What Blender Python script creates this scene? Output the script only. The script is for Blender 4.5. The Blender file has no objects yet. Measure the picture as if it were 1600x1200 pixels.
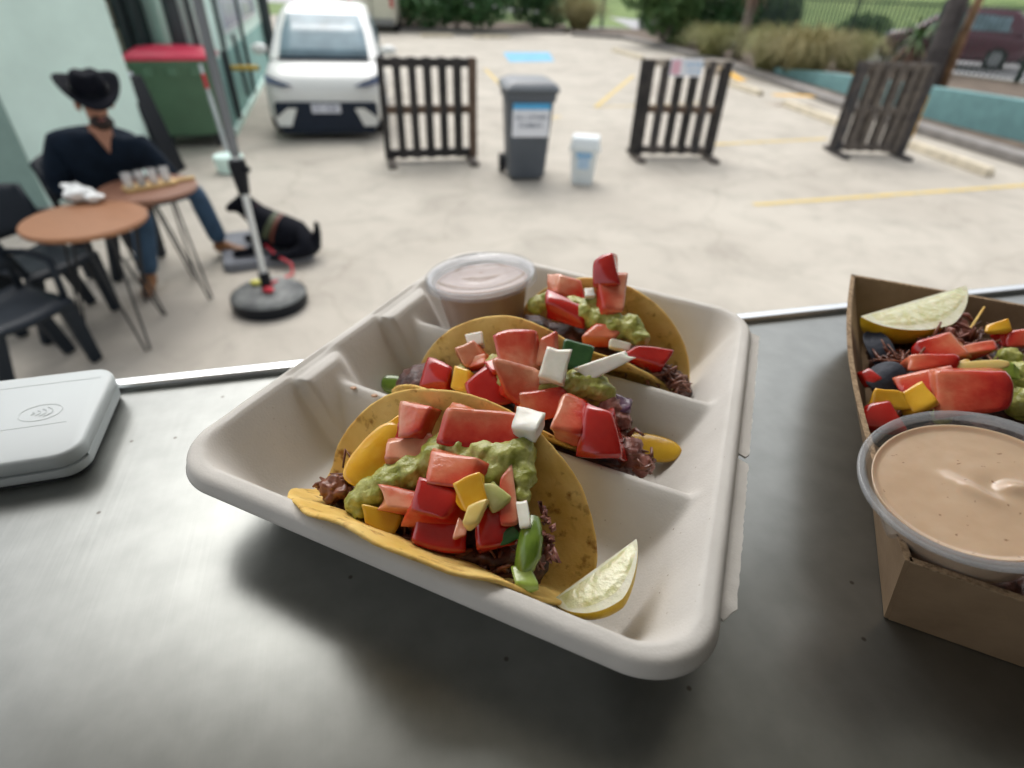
import bpy, bmesh, math, random
import numpy as np
from mathutils import Vector, Matrix, noise
R_ = math.radians
random.seed(7)
S = bpy.context.scene
COL = S.collection

# ------------------------------------------------------------------ camera, sky, sun, exposure
F_PX, CX, CY, CAM_H = 875.0, 800.0, 600.0, 1.9
TH, ROLL = R_(36.0), R_(2.2)
FWD = Vector((0, math.cos(TH), -math.sin(TH)))
_r = Vector((1, 0, 0)); _u = _r.cross(FWD)
RT = _r * math.cos(ROLL) + _u * math.sin(ROLL)
UP = RT.cross(FWD)
CAM = Vector((0, 0, CAM_H))
cd = bpy.data.cameras.new('camera'); cam = bpy.data.objects.new('camera', cd); COL.objects.link(cam)
mw = Matrix((RT, UP, -FWD)).transposed().to_4x4(); mw.translation = CAM
cam.matrix_world = mw
cd.sensor_width = 36; cd.lens = 36 * F_PX / 1600
cd.clip_start = 0.02; cd.clip_end = 600
cd.dof.use_dof = True; cd.dof.focus_distance = 0.245; cd.dof.aperture_fstop = 6.6
S.camera = cam
SUN_EL, SUN_AZ = R_(56), R_(-16)          # azimuth from +Y, positive = to the right
w = bpy.data.worlds.new('World'); S.world = w; w.use_nodes = True
nt = w.node_tree; bg = nt.nodes['Background']
sky = nt.nodes.new('ShaderNodeTexSky'); sky.sky_type = 'NISHITA'; sky.sun_disc = False
sky.sun_elevation = SUN_EL; sky.sun_rotation = SUN_AZ; sky.air_density = 1.0; sky.dust_density = 4.0
hs = nt.nodes.new('ShaderNodeHueSaturation'); hs.inputs['Saturation'].default_value = 0.22
nt.links.new(sky.outputs[0], hs.inputs['Color']); nt.links.new(hs.outputs[0], bg.inputs[0])
bg.inputs[1].default_value = 0.15
sd = bpy.data.lights.new('sun', 'SUN'); sd.energy = 0.52; sd.angle = R_(60); sd.color = (1, .96, .9)
sun = bpy.data.objects.new('sun', sd); COL.objects.link(sun)
sdir = Vector((math.sin(SUN_AZ) * math.cos(SUN_EL), math.cos(SUN_AZ) * math.cos(SUN_EL), math.sin(SUN_EL)))
sun.rotation_euler = sdir.to_track_quat('Z', 'Y').to_euler(); sun.location = (0, 0, 8)
S.view_settings.view_transform = 'Standard'; S.view_settings.look = 'None'
S.view_settings.exposure = 0.80; S.view_settings.gamma = 1; S.view_settings.use_curve_mapping = False

# ------------------------------------------------------------------ placing helpers
def ray(px, py): return FWD + RT * ((px - CX) / F_PX) - UP * ((py - CY) / F_PX)
def at(px, py, z=0.0):
    d = ray(px, py); return CAM + d * ((z - CAM_H) / d.z)
def at_y(px, py, y):
    d = ray(px, py); return CAM + d * (y / d.y)
def at_plane(px, py, P, n):
    d = ray(px, py); return CAM + d * ((P - CAM).dot(n) / d.dot(n))
def depth(p): return (Vector(p) - CAM).dot(FWD)

# ------------------------------------------------------------------ materials
def lin(r, g, b):
    f = lambda c: (c / 255 / 12.92) if c <= 10 else ((c / 255 + .055) / 1.055) ** 2.4
    return (f(r), f(g), f(b))
MATS = {}
def mat(name, col, rough=.6, metal=0., var=.12, scale=8., bump=0., bscale=60., sss=0., sssr=.004, spec=.5, coat=0.,
        trans=0., col2=None, ior=1.45, detail=4, alpha=1., sub=None, emit=0.):
    if name in MATS: return MATS[name]
    m = bpy.data.materials.new(name); m.use_nodes = True; MATS[name] = m
    t = m.node_tree; N = t.nodes; L = t.links; b = N['Principled BSDF']
    tc = N.new('ShaderNodeTexCoord')
    if var > 0 or col2:
        n = N.new('ShaderNodeTexNoise'); n.inputs['Scale'].default_value = scale; n.inputs['Detail'].default_value = detail
        n.inputs['Roughness'].default_value = .6
        L.new(tc.outputs['Object'], n.inputs['Vector'])
        cr = N.new('ShaderNodeValToRGB'); e = cr.color_ramp.elements
        e[0].position = .32; e[1].position = .68
        c2 = col2 or tuple(min(1, c * (1 + var)) for c in col); c1 = col if col2 else tuple(c * (1 - var) for c in col)
        e[0].color = (*c1, 1); e[1].color = (*c2, 1)
        L.new(n.outputs['Fac'], cr.inputs[0]); L.new(cr.outputs[0], b.inputs['Base Color'])
    else: b.inputs['Base Color'].default_value = (*col, 1)
    b.inputs['Roughness'].default_value = rough; b.inputs['Metallic'].default_value = metal
    b.inputs['Specular IOR Level'].default_value = spec; b.inputs['IOR'].default_value = ior
    b.inputs['Coat Weight'].default_value = coat; b.inputs['Coat Roughness'].default_value = .08
    b.inputs['Transmission Weight'].default_value = trans; b.inputs['Alpha'].default_value = alpha
    if sss: 
        b.inputs['Subsurface Weight'].default_value = sss; b.inputs['Subsurface Scale'].default_value = sssr
        b.inputs['Subsurface Radius'].default_value = (1, .5, .3)
    if bump:
        n2 = N.new('ShaderNodeTexNoise'); n2.inputs['Scale'].default_value = bscale; n2.inputs['Detail'].default_value = 5
        L.new(tc.outputs['Object'], n2.inputs['Vector'])
        bp = N.new('ShaderNodeBump'); bp.inputs['Strength'].default_value = bump; bp.inputs['Distance'].default_value = .3 / bscale
        L.new(n2.outputs['Fac'], bp.inputs['Height']); L.new(bp.outputs[0], b.inputs['Normal'])
        if coat: L.new(bp.outputs[0], b.inputs['Coat Normal'])
    return m
def nodes(m): return m.node_tree.nodes, m.node_tree.links, m.node_tree.nodes['Principled BSDF']

# ------------------------------------------------------------------ mesh helpers
class MB:
    def __init__(s): s.bm = bmesh.new(); s.mi = 0
    def face(s, vs):
        try: f = s.bm.faces.new(vs); f.material_index = s.mi; return f
        except ValueError: return None
    def poly(s, pts): return s.face([s.bm.verts.new(Vector(p)) for p in pts])
    def box(s, c, sz, M=None, taper=1.0, tapery=None):
        tapery = taper if tapery is None else tapery
        hx, hy, hz = sz[0] / 2, sz[1] / 2, sz[2] / 2; vs = []
        for z in (-1, 1):
            k, ky = (taper, tapery) if z > 0 else (1, 1)
            for x, y in ((-1, -1), (1, -1), (1, 1), (-1, 1)):
                p = Vector((x * hx * k, y * hy * ky, z * hz))
                if M is not None: p = M @ p
                vs.append(s.bm.verts.new(p + Vector(c)))
        for q in ((3, 2, 1, 0), (4, 5, 6, 7), (0, 1, 5, 4), (1, 2, 6, 5), (2, 3, 7, 6), (3, 0, 4, 7)): s.face([vs[i] for i in q])
        return s
    def loft(s, rings, closed=True, cap=True):
        rs = [[s.bm.verts.new(Vector(p)) for p in r] for r in rings]; n = len(rs[0])
        for a, b in zip(rs, rs[1:]):
            for i in range(n if closed else n - 1):
                j = (i + 1) % n; s.face([a[i], a[j], b[j], b[i]])
        if cap and closed: s.face(rs[0][::-1]); s.face(rs[-1])
        return rs
    def lathe(s, prof, seg=32, c=(0, 0, 0), M=None, cap=True, ecc=1.0):
        rings = []
        for r, z in prof:
            rr = []
            for i in range(seg):
                a = 2 * math.pi * i / seg; p = Vector((r * math.cos(a), r * ecc * math.sin(a), z))
                if M is not None: p = M @ p
                rr.append(p + Vector(c))
            rings.append(rr)
        s.loft(rings, True, cap); return s
    def tube(s, pts, rad, seg=8, cap=True):
        pts = [Vector(p) for p in pts]; rads = rad if isinstance(rad, (list, tuple)) else [rad] * len(pts)
        rings = []; ref = None
        for i, p in enumerate(pts):
            t = (pts[min(i + 1, len(pts) - 1)] - pts[max(i - 1, 0)]).normalized()
            if ref is None:
                ref = Vector((0, 0, 1)) if abs(t.z) < .9 else Vector((1, 0, 0))
            a = t.cross(ref).normalized(); b = a.cross(t).normalized(); ref = b
            rings.append([p + (a * math.cos(2 * math.pi * k / seg) + b * math.sin(2 * math.pi * k / seg)) * rads[i] for k in range(seg)])
        s.loft(rings, True, cap); return s
    def prism(s, outline, z0, z1, M=None, c=(0, 0, 0)):
        rings = []
        for z in (z0, z1):
            r = []
            for x, y in outline:
                p = Vector((x, y, z)); p = M @ p if M is not None else p
                r.append(p + Vector(c))
            rings.append(r)
        s.loft(rings); return s
    def ico(s, c, rad, sub=2, M=None):
        rr = rad if isinstance(rad, (list, tuple)) else (rad, rad, rad)
        mt = Matrix.Translation(Vector(c)) @ (M.to_4x4() if M is not None else Matrix.Identity(4)) @ Matrix.Diagonal((*rr, 1))
        bmesh.ops.create_icosphere(s.bm, subdivisions=sub, radius=1, matrix=mt); return s
    def jitter(s, amp, freq, seed=0):
        o = Vector((seed * 7.3, seed * 3.1, seed * 1.7))
        for v in s.bm.verts: v.co += noise.noise_vector(v.co * freq + o) * amp
        return s

def origin_of(o):
    p = Vector((0, 0, 0))
    while o is not None: p += Vector(o.location); o = o.parent
    return p
def link(name, me, m=None, parent=None):
    o = bpy.data.objects.new(name, me); COL.objects.link(o)
    if m is not None:
        for k in (m if isinstance(m, (list, tuple)) else [m]): me.materials.append(k)
    if parent is not None: o.parent = parent
    return o
def obj(name, mb, m=None, parent=None, smooth=False, bevel=0., bseg=2, sub=0, fix=True, angle=40):
    """mesh given in world coordinates (or in the prototype's own when its root is at the origin)"""
    me = bpy.data.meshes.new(name)
    if fix: bmesh.ops.recalc_face_normals(mb.bm, faces=mb.bm.faces)
    if parent is not None: bmesh.ops.translate(mb.bm, verts=mb.bm.verts, vec=-origin_of(parent))
    mb.bm.to_mesh(me); mb.bm.free()
    o = link(name, me, m, parent)
    if smooth:
        me.polygons.foreach_set('use_smooth', [True] * len(me.polygons))
        if smooth == 'auto': me.set_sharp_from_angle(angle=R_(angle))
    if bevel:
        b = o.modifiers.new('bevel', 'BEVEL'); b.width = bevel; b.segments = bseg; b.limit_method = 'ANGLE'; b.angle_limit = R_(35)
        me.polygons.foreach_set('use_smooth', [True] * len(me.polygons)); me.set_sharp_from_angle(angle=R_(50)) if not smooth else None
        wn = o.modifiers.new('wn', 'WEIGHTED_NORMAL'); wn.keep_sharp = False
    if sub:
        b = o.modifiers.new('sub', 'SUBSURF'); b.levels = sub; b.render_levels = sub
    return o
def tag(o, label=None, cat=None, group=None, kind=None):
    if label: o['label'] = label
    if cat: o['category'] = cat
    if group: o['group'] = group
    if kind: o['kind'] = kind
    return o
def thing(name, label, cat, loc=(0, 0, 0), group=None, rz=0.):
    o = bpy.data.objects.new(name, None); COL.objects.link(o); o.location = loc; o.rotation_euler = (0, 0, rz)
    o.empty_display_size = .1
    return tag(o, label, cat, group)
def struct(name, mb, m, smooth=False, bevel=0.): return tag(obj(name, mb, m, smooth=smooth, bevel=bevel), kind='structure')
def dup(root, loc, rz, label=None, scale=None):
    c = root.copy(); COL.objects.link(c); c.location = loc; c.rotation_euler = (0, 0, rz)
    if scale: c.scale = (scale,) * 3
    if label: c['label'] = label
    for ch in root.children:
        k = ch.copy(); COL.objects.link(k); k.parent = c
        for g in ch.children:
            q = g.copy(); COL.objects.link(q); q.parent = k
    return c
def pydata(name, verts, faces, m, parent=None, smooth=False):
    me = bpy.data.meshes.new(name)
    off = origin_of(parent) if parent is not None else Vector((0, 0, 0))
    v = np.asarray(verts, float) - np.array(off)
    me.from_pydata(v.tolist(), [], faces); me.update()
    o = link(name, me, m, parent)
    if smooth: me.polygons.foreach_set('use_smooth', [True] * len(me.polygons))
    return o
def rrect(a, b, r, n=6, cx=0, cy=0):
    pts = []
    for x, y, s0 in ((a, b, 0), (-a, b, 90), (-a, -b, 180), (a, -b, 270)):
        for i in range(n + 1):
            t = R_(s0 + 90 * i / n)
            pts.append((cx + x - math.copysign(r, x) + r * math.cos(t), cy + y - math.copysign(r, y) + r * math.sin(t)))
    return pts
def rotz(a): return Matrix.Rotation(a, 3, 'Z')
def frame(z, x):
    z = Vector(z).normalized(); x = Vector(x); x = (x - z * x.dot(z)).normalized(); y = z.cross(x)
    return Matrix((x, y, z)).transposed()

# ================================================================== GROUND AND CAR PARK
def ground_mat():
    m = mat('concrete', (.44, .41, .35), rough=.85, var=.0)
    N, L, b = nodes(m); tc = N.new('ShaderNodeTexCoord')
    def nz(scale, det, lo, hi, c0, c1, rough=.6):
        n = N.new('ShaderNodeTexNoise'); n.inputs['Scale'].default_value = scale; n.inputs['Detail'].default_value = det
        n.inputs['Roughness'].default_value = rough; n.inputs['Distortion'].default_value = .6
        L.new(tc.outputs['Object'], n.inputs['Vector'])
        r = N.new('ShaderNodeValToRGB'); r.color_ramp.elements[0].position = lo; r.color_ramp.elements[1].position = hi
        r.color_ramp.elements[0].color = (*c0, 1); r.color_ramp.elements[1].color = (*c1, 1)
        L.new(n.outputs['Fac'], r.inputs[0]); return r
    a = nz(.55, 6, .3, .7, (.40, .365, .31), (.49, .455, .39))
    s = nz(1.7, 8, .46, .70, (1, 1, 1), (.76, .76, .755), .7)
    s2 = nz(11, 6, .62, .74, (1, 1, 1), (.68, .67, .66), .7)
    for k in (s, s2):
        mx = N.new('ShaderNodeMix'); mx.data_type = 'RGBA'; mx.blend_type = 'MULTIPLY'; mx.inputs[0].default_value = 1
        L.new(a.outputs[0], mx.inputs[6]); L.new(k.outputs[0], mx.inputs[7])
        class O: outputs = [mx.outputs[2]]
        a = O
    nd = N.new('ShaderNodeTexNoise'); nd.inputs['Scale'].default_value = 1.3; nd.inputs['Detail'].default_value = 6; L.new(tc.outputs['Object'], nd.inputs['Vector'])
    vm = N.new('ShaderNodeVectorMath'); vm.operation = 'MULTIPLY_ADD'; vm.inputs[1].default_value = (.9, .9, 0); L.new(nd.outputs['Color'], vm.inputs[0]); L.new(tc.outputs['Object'], vm.inputs[2])
    vo = N.new('ShaderNodeTexVoronoi'); vo.feature = 'DISTANCE_TO_EDGE'; vo.inputs['Scale'].default_value = .33; L.new(vm.outputs[0], vo.inputs['Vector'])
    ck = N.new('ShaderNodeValToRGB'); ck.color_ramp.elements[0].position = .0; ck.color_ramp.elements[1].position = .007; ck.color_ramp.elements[0].color = (.87, .865, .85, 1); ck.color_ramp.elements[1].color = (1, 1, 1, 1); L.new(vo.outputs['Distance'], ck.inputs[0])
    mx = N.new('ShaderNodeMix'); mx.data_type = 'RGBA'; mx.blend_type = 'MULTIPLY'; mx.inputs[0].default_value = 1; L.new(a.outputs[0], mx.inputs[6]); L.new(ck.outputs[0], mx.inputs[7])
    L.new(mx.outputs[2], b.inputs['Base Color'])
    return m
g = MB(); g.poly([(-150, -30, 0), (150, -30, 0), (150, 260, 0), (-150, 260, 0)])
struct('ground', g, ground_mat())
yel = mat('yellow_line_paint', (.66, .46, .10), rough=.8, var=.3, scale=9, col2=(.52, .44, .25))
def strip(name, a, b, wd, m, z=.004, kind='structure'):
    a = Vector(a); b = Vector(b); d = (b - a).normalized(); n = Vector((-d.y, d.x, 0)) * wd / 2
    q = MB(); q.poly([(*(a + n).xy, z), (*(a - n).xy, z), (*(b - n).xy, z), (*(b + n).xy, z)])
    return struct(name, q, m)
for (p, q) in (((1178, 320), (1640, 287)), ((1110, 226), (1292, 217)), ((990, 118), (930, 168)), ((758, 108), (785, 136)), ((850, 186), (876, 182)), ((930,168),(1110,160))):
    strip('parking_line', at(*p), at(*q), .09 if q != (1110,160) else .06, yel)
blue = mat('blue_bay_paint', (.16, .42, .62), rough=.8, var=.12, scale=3)
bq = MB(); bq.poly([(*at(x, y).xy, .004) for x, y in ((786, 82), (858, 82), (866, 96), (796, 97))]); struct('painted_bay_marking', bq, blue)

# kerb, planting bed, teal retaining wall on the right
kerb_m = mat('kerb_concrete', (.24, .225, .21), rough=.85, var=.18, scale=6)
KP = [(1.9, 27.2), (3.9, 26.4), (4.7, 23.5), (5.6, 19), (6.0, 16), (6.15, 13), (6.45, 10.6), (6.95, 8.0), (7.7, 5.6), (8.8, 3.2)]
def offs(P, d):
    out = []
    for i, p in enumerate(P):
        a = Vector(P[max(i - 1, 0)]); b = Vector(P[min(i + 1, len(P) - 1)]); t = (b - a).normalized()
        out.append((p[0] - t.y * d, p[1] + t.x * d))
    return out
kb = MB(); o2 = offs(KP, .28)
kb.loft([[(x, y, 0), (x - .0, y, .13), (x2, y2, .14), (x2, y2, 0)] for (x, y), (x2, y2) in zip(KP, o2)])
struct('kerb', kb, kerb_m, bevel=.02)
soil = mat('bed_soil', (.13, .10, .075), rough=.95, var=.4, scale=3, bump=.5, bscale=8)
bed = MB(); bed.poly([(x, y, .10) for x, y in o2] + [(18, 3.2, .10), (16.5, 11, .1), (11.6, 18.6, .10), (8, 25, .1), (5.6, 31.5, .1), (2, 30.5, .1)])
struct('garden_bed', bed, soil)
bb = MB(); bb.poly([(-9, 25.4, .09), (1.9, 28.3, .09), (2.0, 33, .09), (-9, 33, .09)]); struct('rear_garden_bed', bb, soil)
kb2 = MB(); kb2.box((0, 0, 0), (10.6, .2, .12), rotz(math.atan2(2.8, 10.6)) @ Matrix.Identity(3)); 
bmesh.ops.translate(kb2.bm, verts=kb2.bm.verts, vec=(-3.5, 26.75, .06)); struct('rear_kerb', kb2, kerb_m)
teal = mat('teal_wall_paint', (.17, .33, .335), rough=.75, var=.12, scale=5)
TWP = [(6.45, 16.6, .12), (6.75, 14.2, .3), (6.95, 12.2, .42), (7.25, 10.6, .5), (7.72, 9.1, .54), (8.6, 7.2, .55), (10, 4.8, .55)]
tw = MB(); tin = offs([p[:2] for p in TWP], .2)
tw.loft([[(x, y, .02), (x, y, .1 + h), (x2, y2, .1 + h), (x2, y2, .02)] for (x, y, h), (x2, y2) in zip(TWP, tin)])
tag(obj('retaining_wall', tw, teal, bevel=.015), 'low teal painted garden wall curving behind the right-hand kerb', 'garden wall')
ykm = mat('yellow_kerb_paint', (.70, .38, .015), rough=.7, var=.2, scale=12)
for (p, q, z) in (((1112, 97), (1160, 126), .155), ((1208, 148), (1272, 150), .165), ):
    strip('kerb_paint', at(*p, z), at(*q, z), .22, ykm, z)
for i, (p, q, lab) in enumerate((((1328, 122), (1350, 98), 'short tilted yellow marker post behind the third pallet barrier'),
                          ((1421, 214), (1447, 150), 'tall yellow marker post right beside the third pallet barrier and teal wall'))):
    a = at(*p, .1 if i else .1); b2 = at_y(*q, a.y)
    y = MB(); y.tube([a, b2], .045, 10); tag(obj('marker_post', y, ykm, smooth='auto'), lab, 'post', 'yellow posts by the garden wall')
ws_m = mat('wheel_stop_cream', (.62, .55, .42), rough=.8, var=.15, scale=6, bump=.3, bscale=30)
WS = [((958, 80), (1003, 93), 'cream concrete wheel stop by the bushes at the far bend of the kerb'),
      ((1136, 132), (1188, 150), 'cream wheel stop right behind the barrier with the sign'),
      ((1226, 165), (1312, 197), 'cream wheel stop between the second and third pallet barriers'),
      ((1418, 230), (1545, 276), 'long cream wheel stop beside the third barrier near the teal wall'),
      ((658, 58), (708, 58), 'far cream wheel stop nearest the white van at the rear bed'),
      ((740, 60), (795, 60), 'far cream wheel stop in front of the rear garden bushes')]
for p, q, lab in WS:
    a = at(*p); b = at(*q); d = (b - a); Ln = d.length; d.normalize(); n = Vector((-d.y, d.x, 0))
    k = MB(); rings = []
    for t in (0, .02, .98, 1):
        c = a + d * Ln * t; h = .11 if 0 < t < 1 else .07
        rings.append([c - n * .08, c - n * .055 + Vector((0, 0, h)), c + n * .055 + Vector((0, 0, h)), c + n * .08])
    k.loft(rings)
    tag(obj('wheel_stop', k, ws_m, bevel=.012), lab, 'wheel stop', 'concrete wheel stops at the bay ends')

# beyond the fence: verge, street, bank
grass_m = mat('verge_grass', (.09, .155, .04), rough=.95, var=.4, scale=.9, col2=(.19, .26, .085))
asph = mat('street_asphalt', (.36, .36, .37), rough=.9, var=.12, scale=2)
FA, FB, FC = Vector((5.4, 31.5, 0)), Vector((8.5, 22.4, 0)), Vector((18.5, 8.5, 0))
dF = (FC - FB).normalized(); nF = Vector((-dF.y, dF.x, 0)); nF = nF if nF.x > 0 else -nF
def band(name, d0, d1, z0, z1, m, ext=60):
    a = FB - dF * ext; b = FC + dF * 30; q = MB()
    q.poly([(*(a + nF * d0).xy, z0), (*(b + nF * d0).xy, z0), (*(b + nF * d1).xy, z1), (*(a + nF * d1).xy, z1)]); return struct(name, q, m)
band('verge', .15, 1.2, .02, .02, grass_m)
band('street', 1.2, 9.5, .012, .012, asph)
band('grass_bank', 9.5, 60, .02, 9.5, grass_m)
q = MB(); q.poly([(-60, 33, .02), (5.3, 33, .02), (5.3, 45, .02), (-60, 45, .02)]); struct('rear_verge', q, grass_m)
q = MB(); q.poly([(-60, 45, .016), (12, 45, .016), (12, 60, .016), (-60, 60, .016)]); struct('rear_street', q, asph)
q = MB(); q.poly([(-90, 60, .02), (30, 60, .02), (30, 120, 10), (-90, 120, 10)]); struct('rear_bank', q, grass_m)

# tubular fence: rails, posts, pickets
fm = mat('fence_green', (.035, .06, .05), rough=.5, var=.1)
def fence(name, a, b, label, hgt=1.75, gap=.125, post=2.4):
    t = thing(name, label, 'fence', a); d = (b - a); Ln = d.length; d.normalize()
    for z in (.22, hgt - .12):
        r = MB(); r.box((a + b) / 2 + Vector((0, 0, z)), (Ln, .035, .04), rotz(math.atan2(d.y, d.x))); obj('rail', r, fm, t)
    n = int(Ln / post)
    for i in range(n + 1):
        r = MB(); c = a + d * min(Ln, i * post); r.box(c + Vector((0, 0, hgt / 2)), (.07, .07, hgt)); obj('post', r, fm, t)
    pk = MB()
    for i in range(1, int(Ln / gap)):
        c = a + d * i * gap; pk.box(c + Vector((0, 0, hgt / 2 + .05)), (.036, .036, hgt - .1), rotz(math.atan2(d.y, d.x)))
    tag(obj('pickets', pk, fm, t), kind='stuff')
    return t
fence('picket_fence', FB, FC, 'dark tubular picket fence running behind the right garden bed')
fence('picket_fence', FA, FB, 'dark tubular picket fence behind the bushes in the centre')
fence('picket_fence', Vector((-9, 33.2, 0)), Vector((1.7, 33.2, 0)), 'dark picket fence across the rear garden bed')
gt = thing('gate', 'dark open driveway gate posts at the far end of the car park', 'gate', (3.2, 33, 0))
for x in (2.75, 3.75): 
    k = MB(); k.box((x, 33, 1.0), (.14, .14, 2.0)); obj('gate_post', k, fm, gt)
k = MB(); k.box((3.25, 33, .5), (.86, .05, .06)); k.box((3.25, 33, 1.7), (.86, .05, .06)); obj('gate_rail', k, fm, gt)

# ------------------------------------------------------------------ vegetation
def leafcloud(name, blobs, n, size, m, parent, seed=1, flat=.0):
    rng = np.random.default_rng(seed); V = []; Fc = []
    wts = np.array([b[3] * b[4] * b[5] for b in blobs]); wts = wts / wts.sum()
    for i in range(n):
        b = blobs[rng.choice(len(blobs), p=wts)]
        v = rng.normal(size=3); v /= np.linalg.norm(v); v *= rng.uniform(.55, 1.08) ** .6
        c = np.array(b[:3]) + v * np.array(b[3:6])
        if c[2] < .1: c[2] = .1 + abs(rng.normal()) * .1
        a = rng.normal(size=3) + v * .6; a /= np.linalg.norm(a); u = np.cross(a, rng.normal(size=3)); u /= np.linalg.norm(u); w_ = np.cross(a, u)
        s = size * rng.uniform(.6, 1.3); k = len(V)
        V += [c - u * s, c + w_ * s * .45, c + u * s, c - w_ * s * .45]; Fc.append((k, k + 1, k + 2, k + 3))
    return pydata(name, V, Fc, m, parent)
leafA = mat('leaf_dark_green', (.025, .08, .025), rough=.6, var=.5, scale=1.5, col2=(.055, .14, .04))
leafB = mat('leaf_mid_green', (.05, .12, .035), rough=.6, var=.5, scale=1.2, col2=(.12, .20, .06))
leafC = mat('leaf_olive', (.13, .13, .06), rough=.7, var=.4, scale=1.5, col2=(.22, .20, .10))
bark = mat('bark', (.17, .145, .12), rough=.9, var=.35, scale=6, bump=.8, bscale=14)
bark_d = mat('bark_dark', (.07, .06, .058), rough=.9, var=.4, scale=5, bump=.8, bscale=14)
def bush(px, py, wd, hg, m, label, seed, n=1500, size=.11):
    c = at(px, py, .1); t = thing('bush', label, 'bush', c, 'bushes in the garden beds')
    rng = random.Random(seed); bl = []
    for i in range(9):
        bl.append((c.x + rng.uniform(-.36, .36) * wd, c.y + rng.uniform(-.15, .25) * wd, hg * rng.uniform(.25, .72), wd * rng.uniform(.2, .3), wd * rng.uniform(.2, .3), hg * rng.uniform(.22, .34)))
    leafcloud('foliage', bl, n, size, m, t, seed)
    st = MB()
    for i in range(5):
        b = bl[i]; st.tube([c + Vector((rng.uniform(-.1, .1), rng.uniform(-.1, .1), 0)), Vector(b[:3])], [.03, .012], 6)
    obj('stem', st, bark, t); return t
bush(625, 40, 3.0, 2.4, leafC, 'sparse olive shrub standing right beside the white van', 3, 900)
bush(715, 44, 4.6, 2.6, leafA, 'wide dark green bush behind the far wheel stops', 4, 5200, .14)
bush(845, 42, 2.6, 2.6, leafA, 'mid green bush just left of the far tan grass tuft', 5, 3600, .13)
bush(1032, 70, 3.0, 2.7, leafB, 'tall green bush at the far bend of the kerb', 6, 4600, .12)
bush(1100, 72, 2.9, 2.5, leafA, 'dark green bush directly behind the cordyline trunk', 8, 4600, .11)
bush(1190, 72, 2.0, 2.2, leafB, 'green bush between the cordyline and the picket fence', 9, 2400, .11)
bush(1604, 196, .9, .95, leafB, 'small olive shrub on the teal wall at the right picture edge', 10, 900, .07)
bush(1560, 92, 1.6, 1.3, leafC, 'low olive shrub against the picket fence under the maroon car', 14, 1500, .09)
bush(1340, 60, 2.2, 1.1, leafB, 'green shrub along the picket fence behind the grass tufts', 15, 1800, .1)
straw = mat('grass_straw', (.42, .35, .16), rough=.8, var=.35, scale=9, col2=(.15, .15, .06))
straw2 = mat('grass_green_straw', (.12, .16, .05), rough=.8, var=.4, scale=8, col2=(.38, .34, .15))
def tuft(px, py, rad, hg, m, label, seed, n=900):
    c = at(px, py, .1); rng = np.random.default_rng(seed); V = []; Fc = []
    for i in range(n):
        a = rng.uniform(0, 6.28); r0 = rng.uniform(0, .3) * rad; sp = rng.uniform(.15, 1.0) * rad; h = hg * rng.uniform(.6, 1.05)
        d = np.array([math.cos(a), math.sin(a), 0]); sd_ = np.array([-d[1], d[0], 0]) * .012
        p0 = np.array([c.x, c.y, .1]) + d * r0
        P = [p0, p0 + d * sp * .3 + [0, 0, h * .7], p0 + d * sp * .7 + [0, 0, h * rng.uniform(.85, 1.15)], p0 + d * sp * 1.15 + [0, 0, h * rng.uniform(.3, .95)]]
        k = len(V)
        for j, p in enumerate(P): w_ = sd_ * (1 - j * .28); V += [p - w_, p + w_]
        for j in range(3): Fc.append((k + 2 * j, k + 2 * j + 1, k + 2 * j + 3, k + 2 * j + 2))
    return tag(pydata('grass_tuft', V, Fc, m), label, 'grass tuft', 'ornamental grass tufts in the garden beds')
tuft(905, 45, 1.5, 1.15, straw, 'far tan grass tuft near the driveway gate', 1)
tuft(1110, 88, 1.1, .8, straw2, 'low olive grass tuft under the bushes left of the cordyline trunk', 2)
tuft(1200, 108, 1.2, .95, straw2, 'olive grass tuft just right of the cordyline trunk', 3)
tuft(1252, 120, 1.4, 1.0, straw, 'large straw coloured grass tuft above the far end of the teal wall', 4, 1200)
tuft(1325, 108, 1.1, .8, straw2, 'olive grass tuft behind the short yellow marker post', 5)
def cordyline(px, py, hg, label, dead=True, trunk=.1, seed=1, lean=0., fr=42, L0=.75):
    c = at(px, py, .1); t = thing('cordyline', label, 'palm', c, 'spiky palms in the garden bed')
    top = c + Vector((lean, 0, hg)); k = MB(); k.tube([c, c.lerp(top, .5) + Vector((.03, 0, 0)), top], [trunk, trunk * .85, trunk * .7], 10); obj('trunk', k, bark, t, smooth=True)
    rng = np.random.default_rng(seed)
    for nm, m, nn, lo, hi in (('crown', leafB, fr, -.1, .9), ('dead_fronds', mat('dead_frond', (.24, .15, .11), rough=.9, var=.3), fr if dead else 0, -1.3, -.3)):
        V = []; Fc = []
        for i in range(nn):
            a = rng.uniform(0, 6.28); e = rng.uniform(lo, hi); Ln = L0 * rng.uniform(.7, 1.1)
            d = np.array([math.cos(a) * math.cos(e), math.sin(a) * math.cos(e), math.sin(e)]); s_ = np.array([-math.sin(a), math.cos(a), 0]) * .035
            p0 = np.array(top); P = [p0, p0 + d * Ln * .5, p0 + d * Ln + [0, 0, -.25 * Ln]]; q = len(V)
            for j, p in enumerate(P): w_ = s_ * (1, .9, .1)[j]; V += [p - w_, p + w_]
            for j in range(2): Fc.append((q + 2 * j, q + 2 * j + 1, q + 2 * j + 3, q + 2 * j + 2))
        if nn: pydata(nm, V, Fc, m, t)
    return t
cordyline(1150, 92, 2.0, 'cordyline with pale bare trunk and brown hanging fronds', seed=2, trunk=.16, lean=.1)
cordyline(1415, 112, .75, 'low brown dried palm behind the third pallet barrier', seed=5, trunk=.15, L0=1.1, fr=60)
c = at(1440, 152, .1); t = thing('tree', 'dark leaning tree trunk behind the third pallet barrier', 'tree', c)
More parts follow.
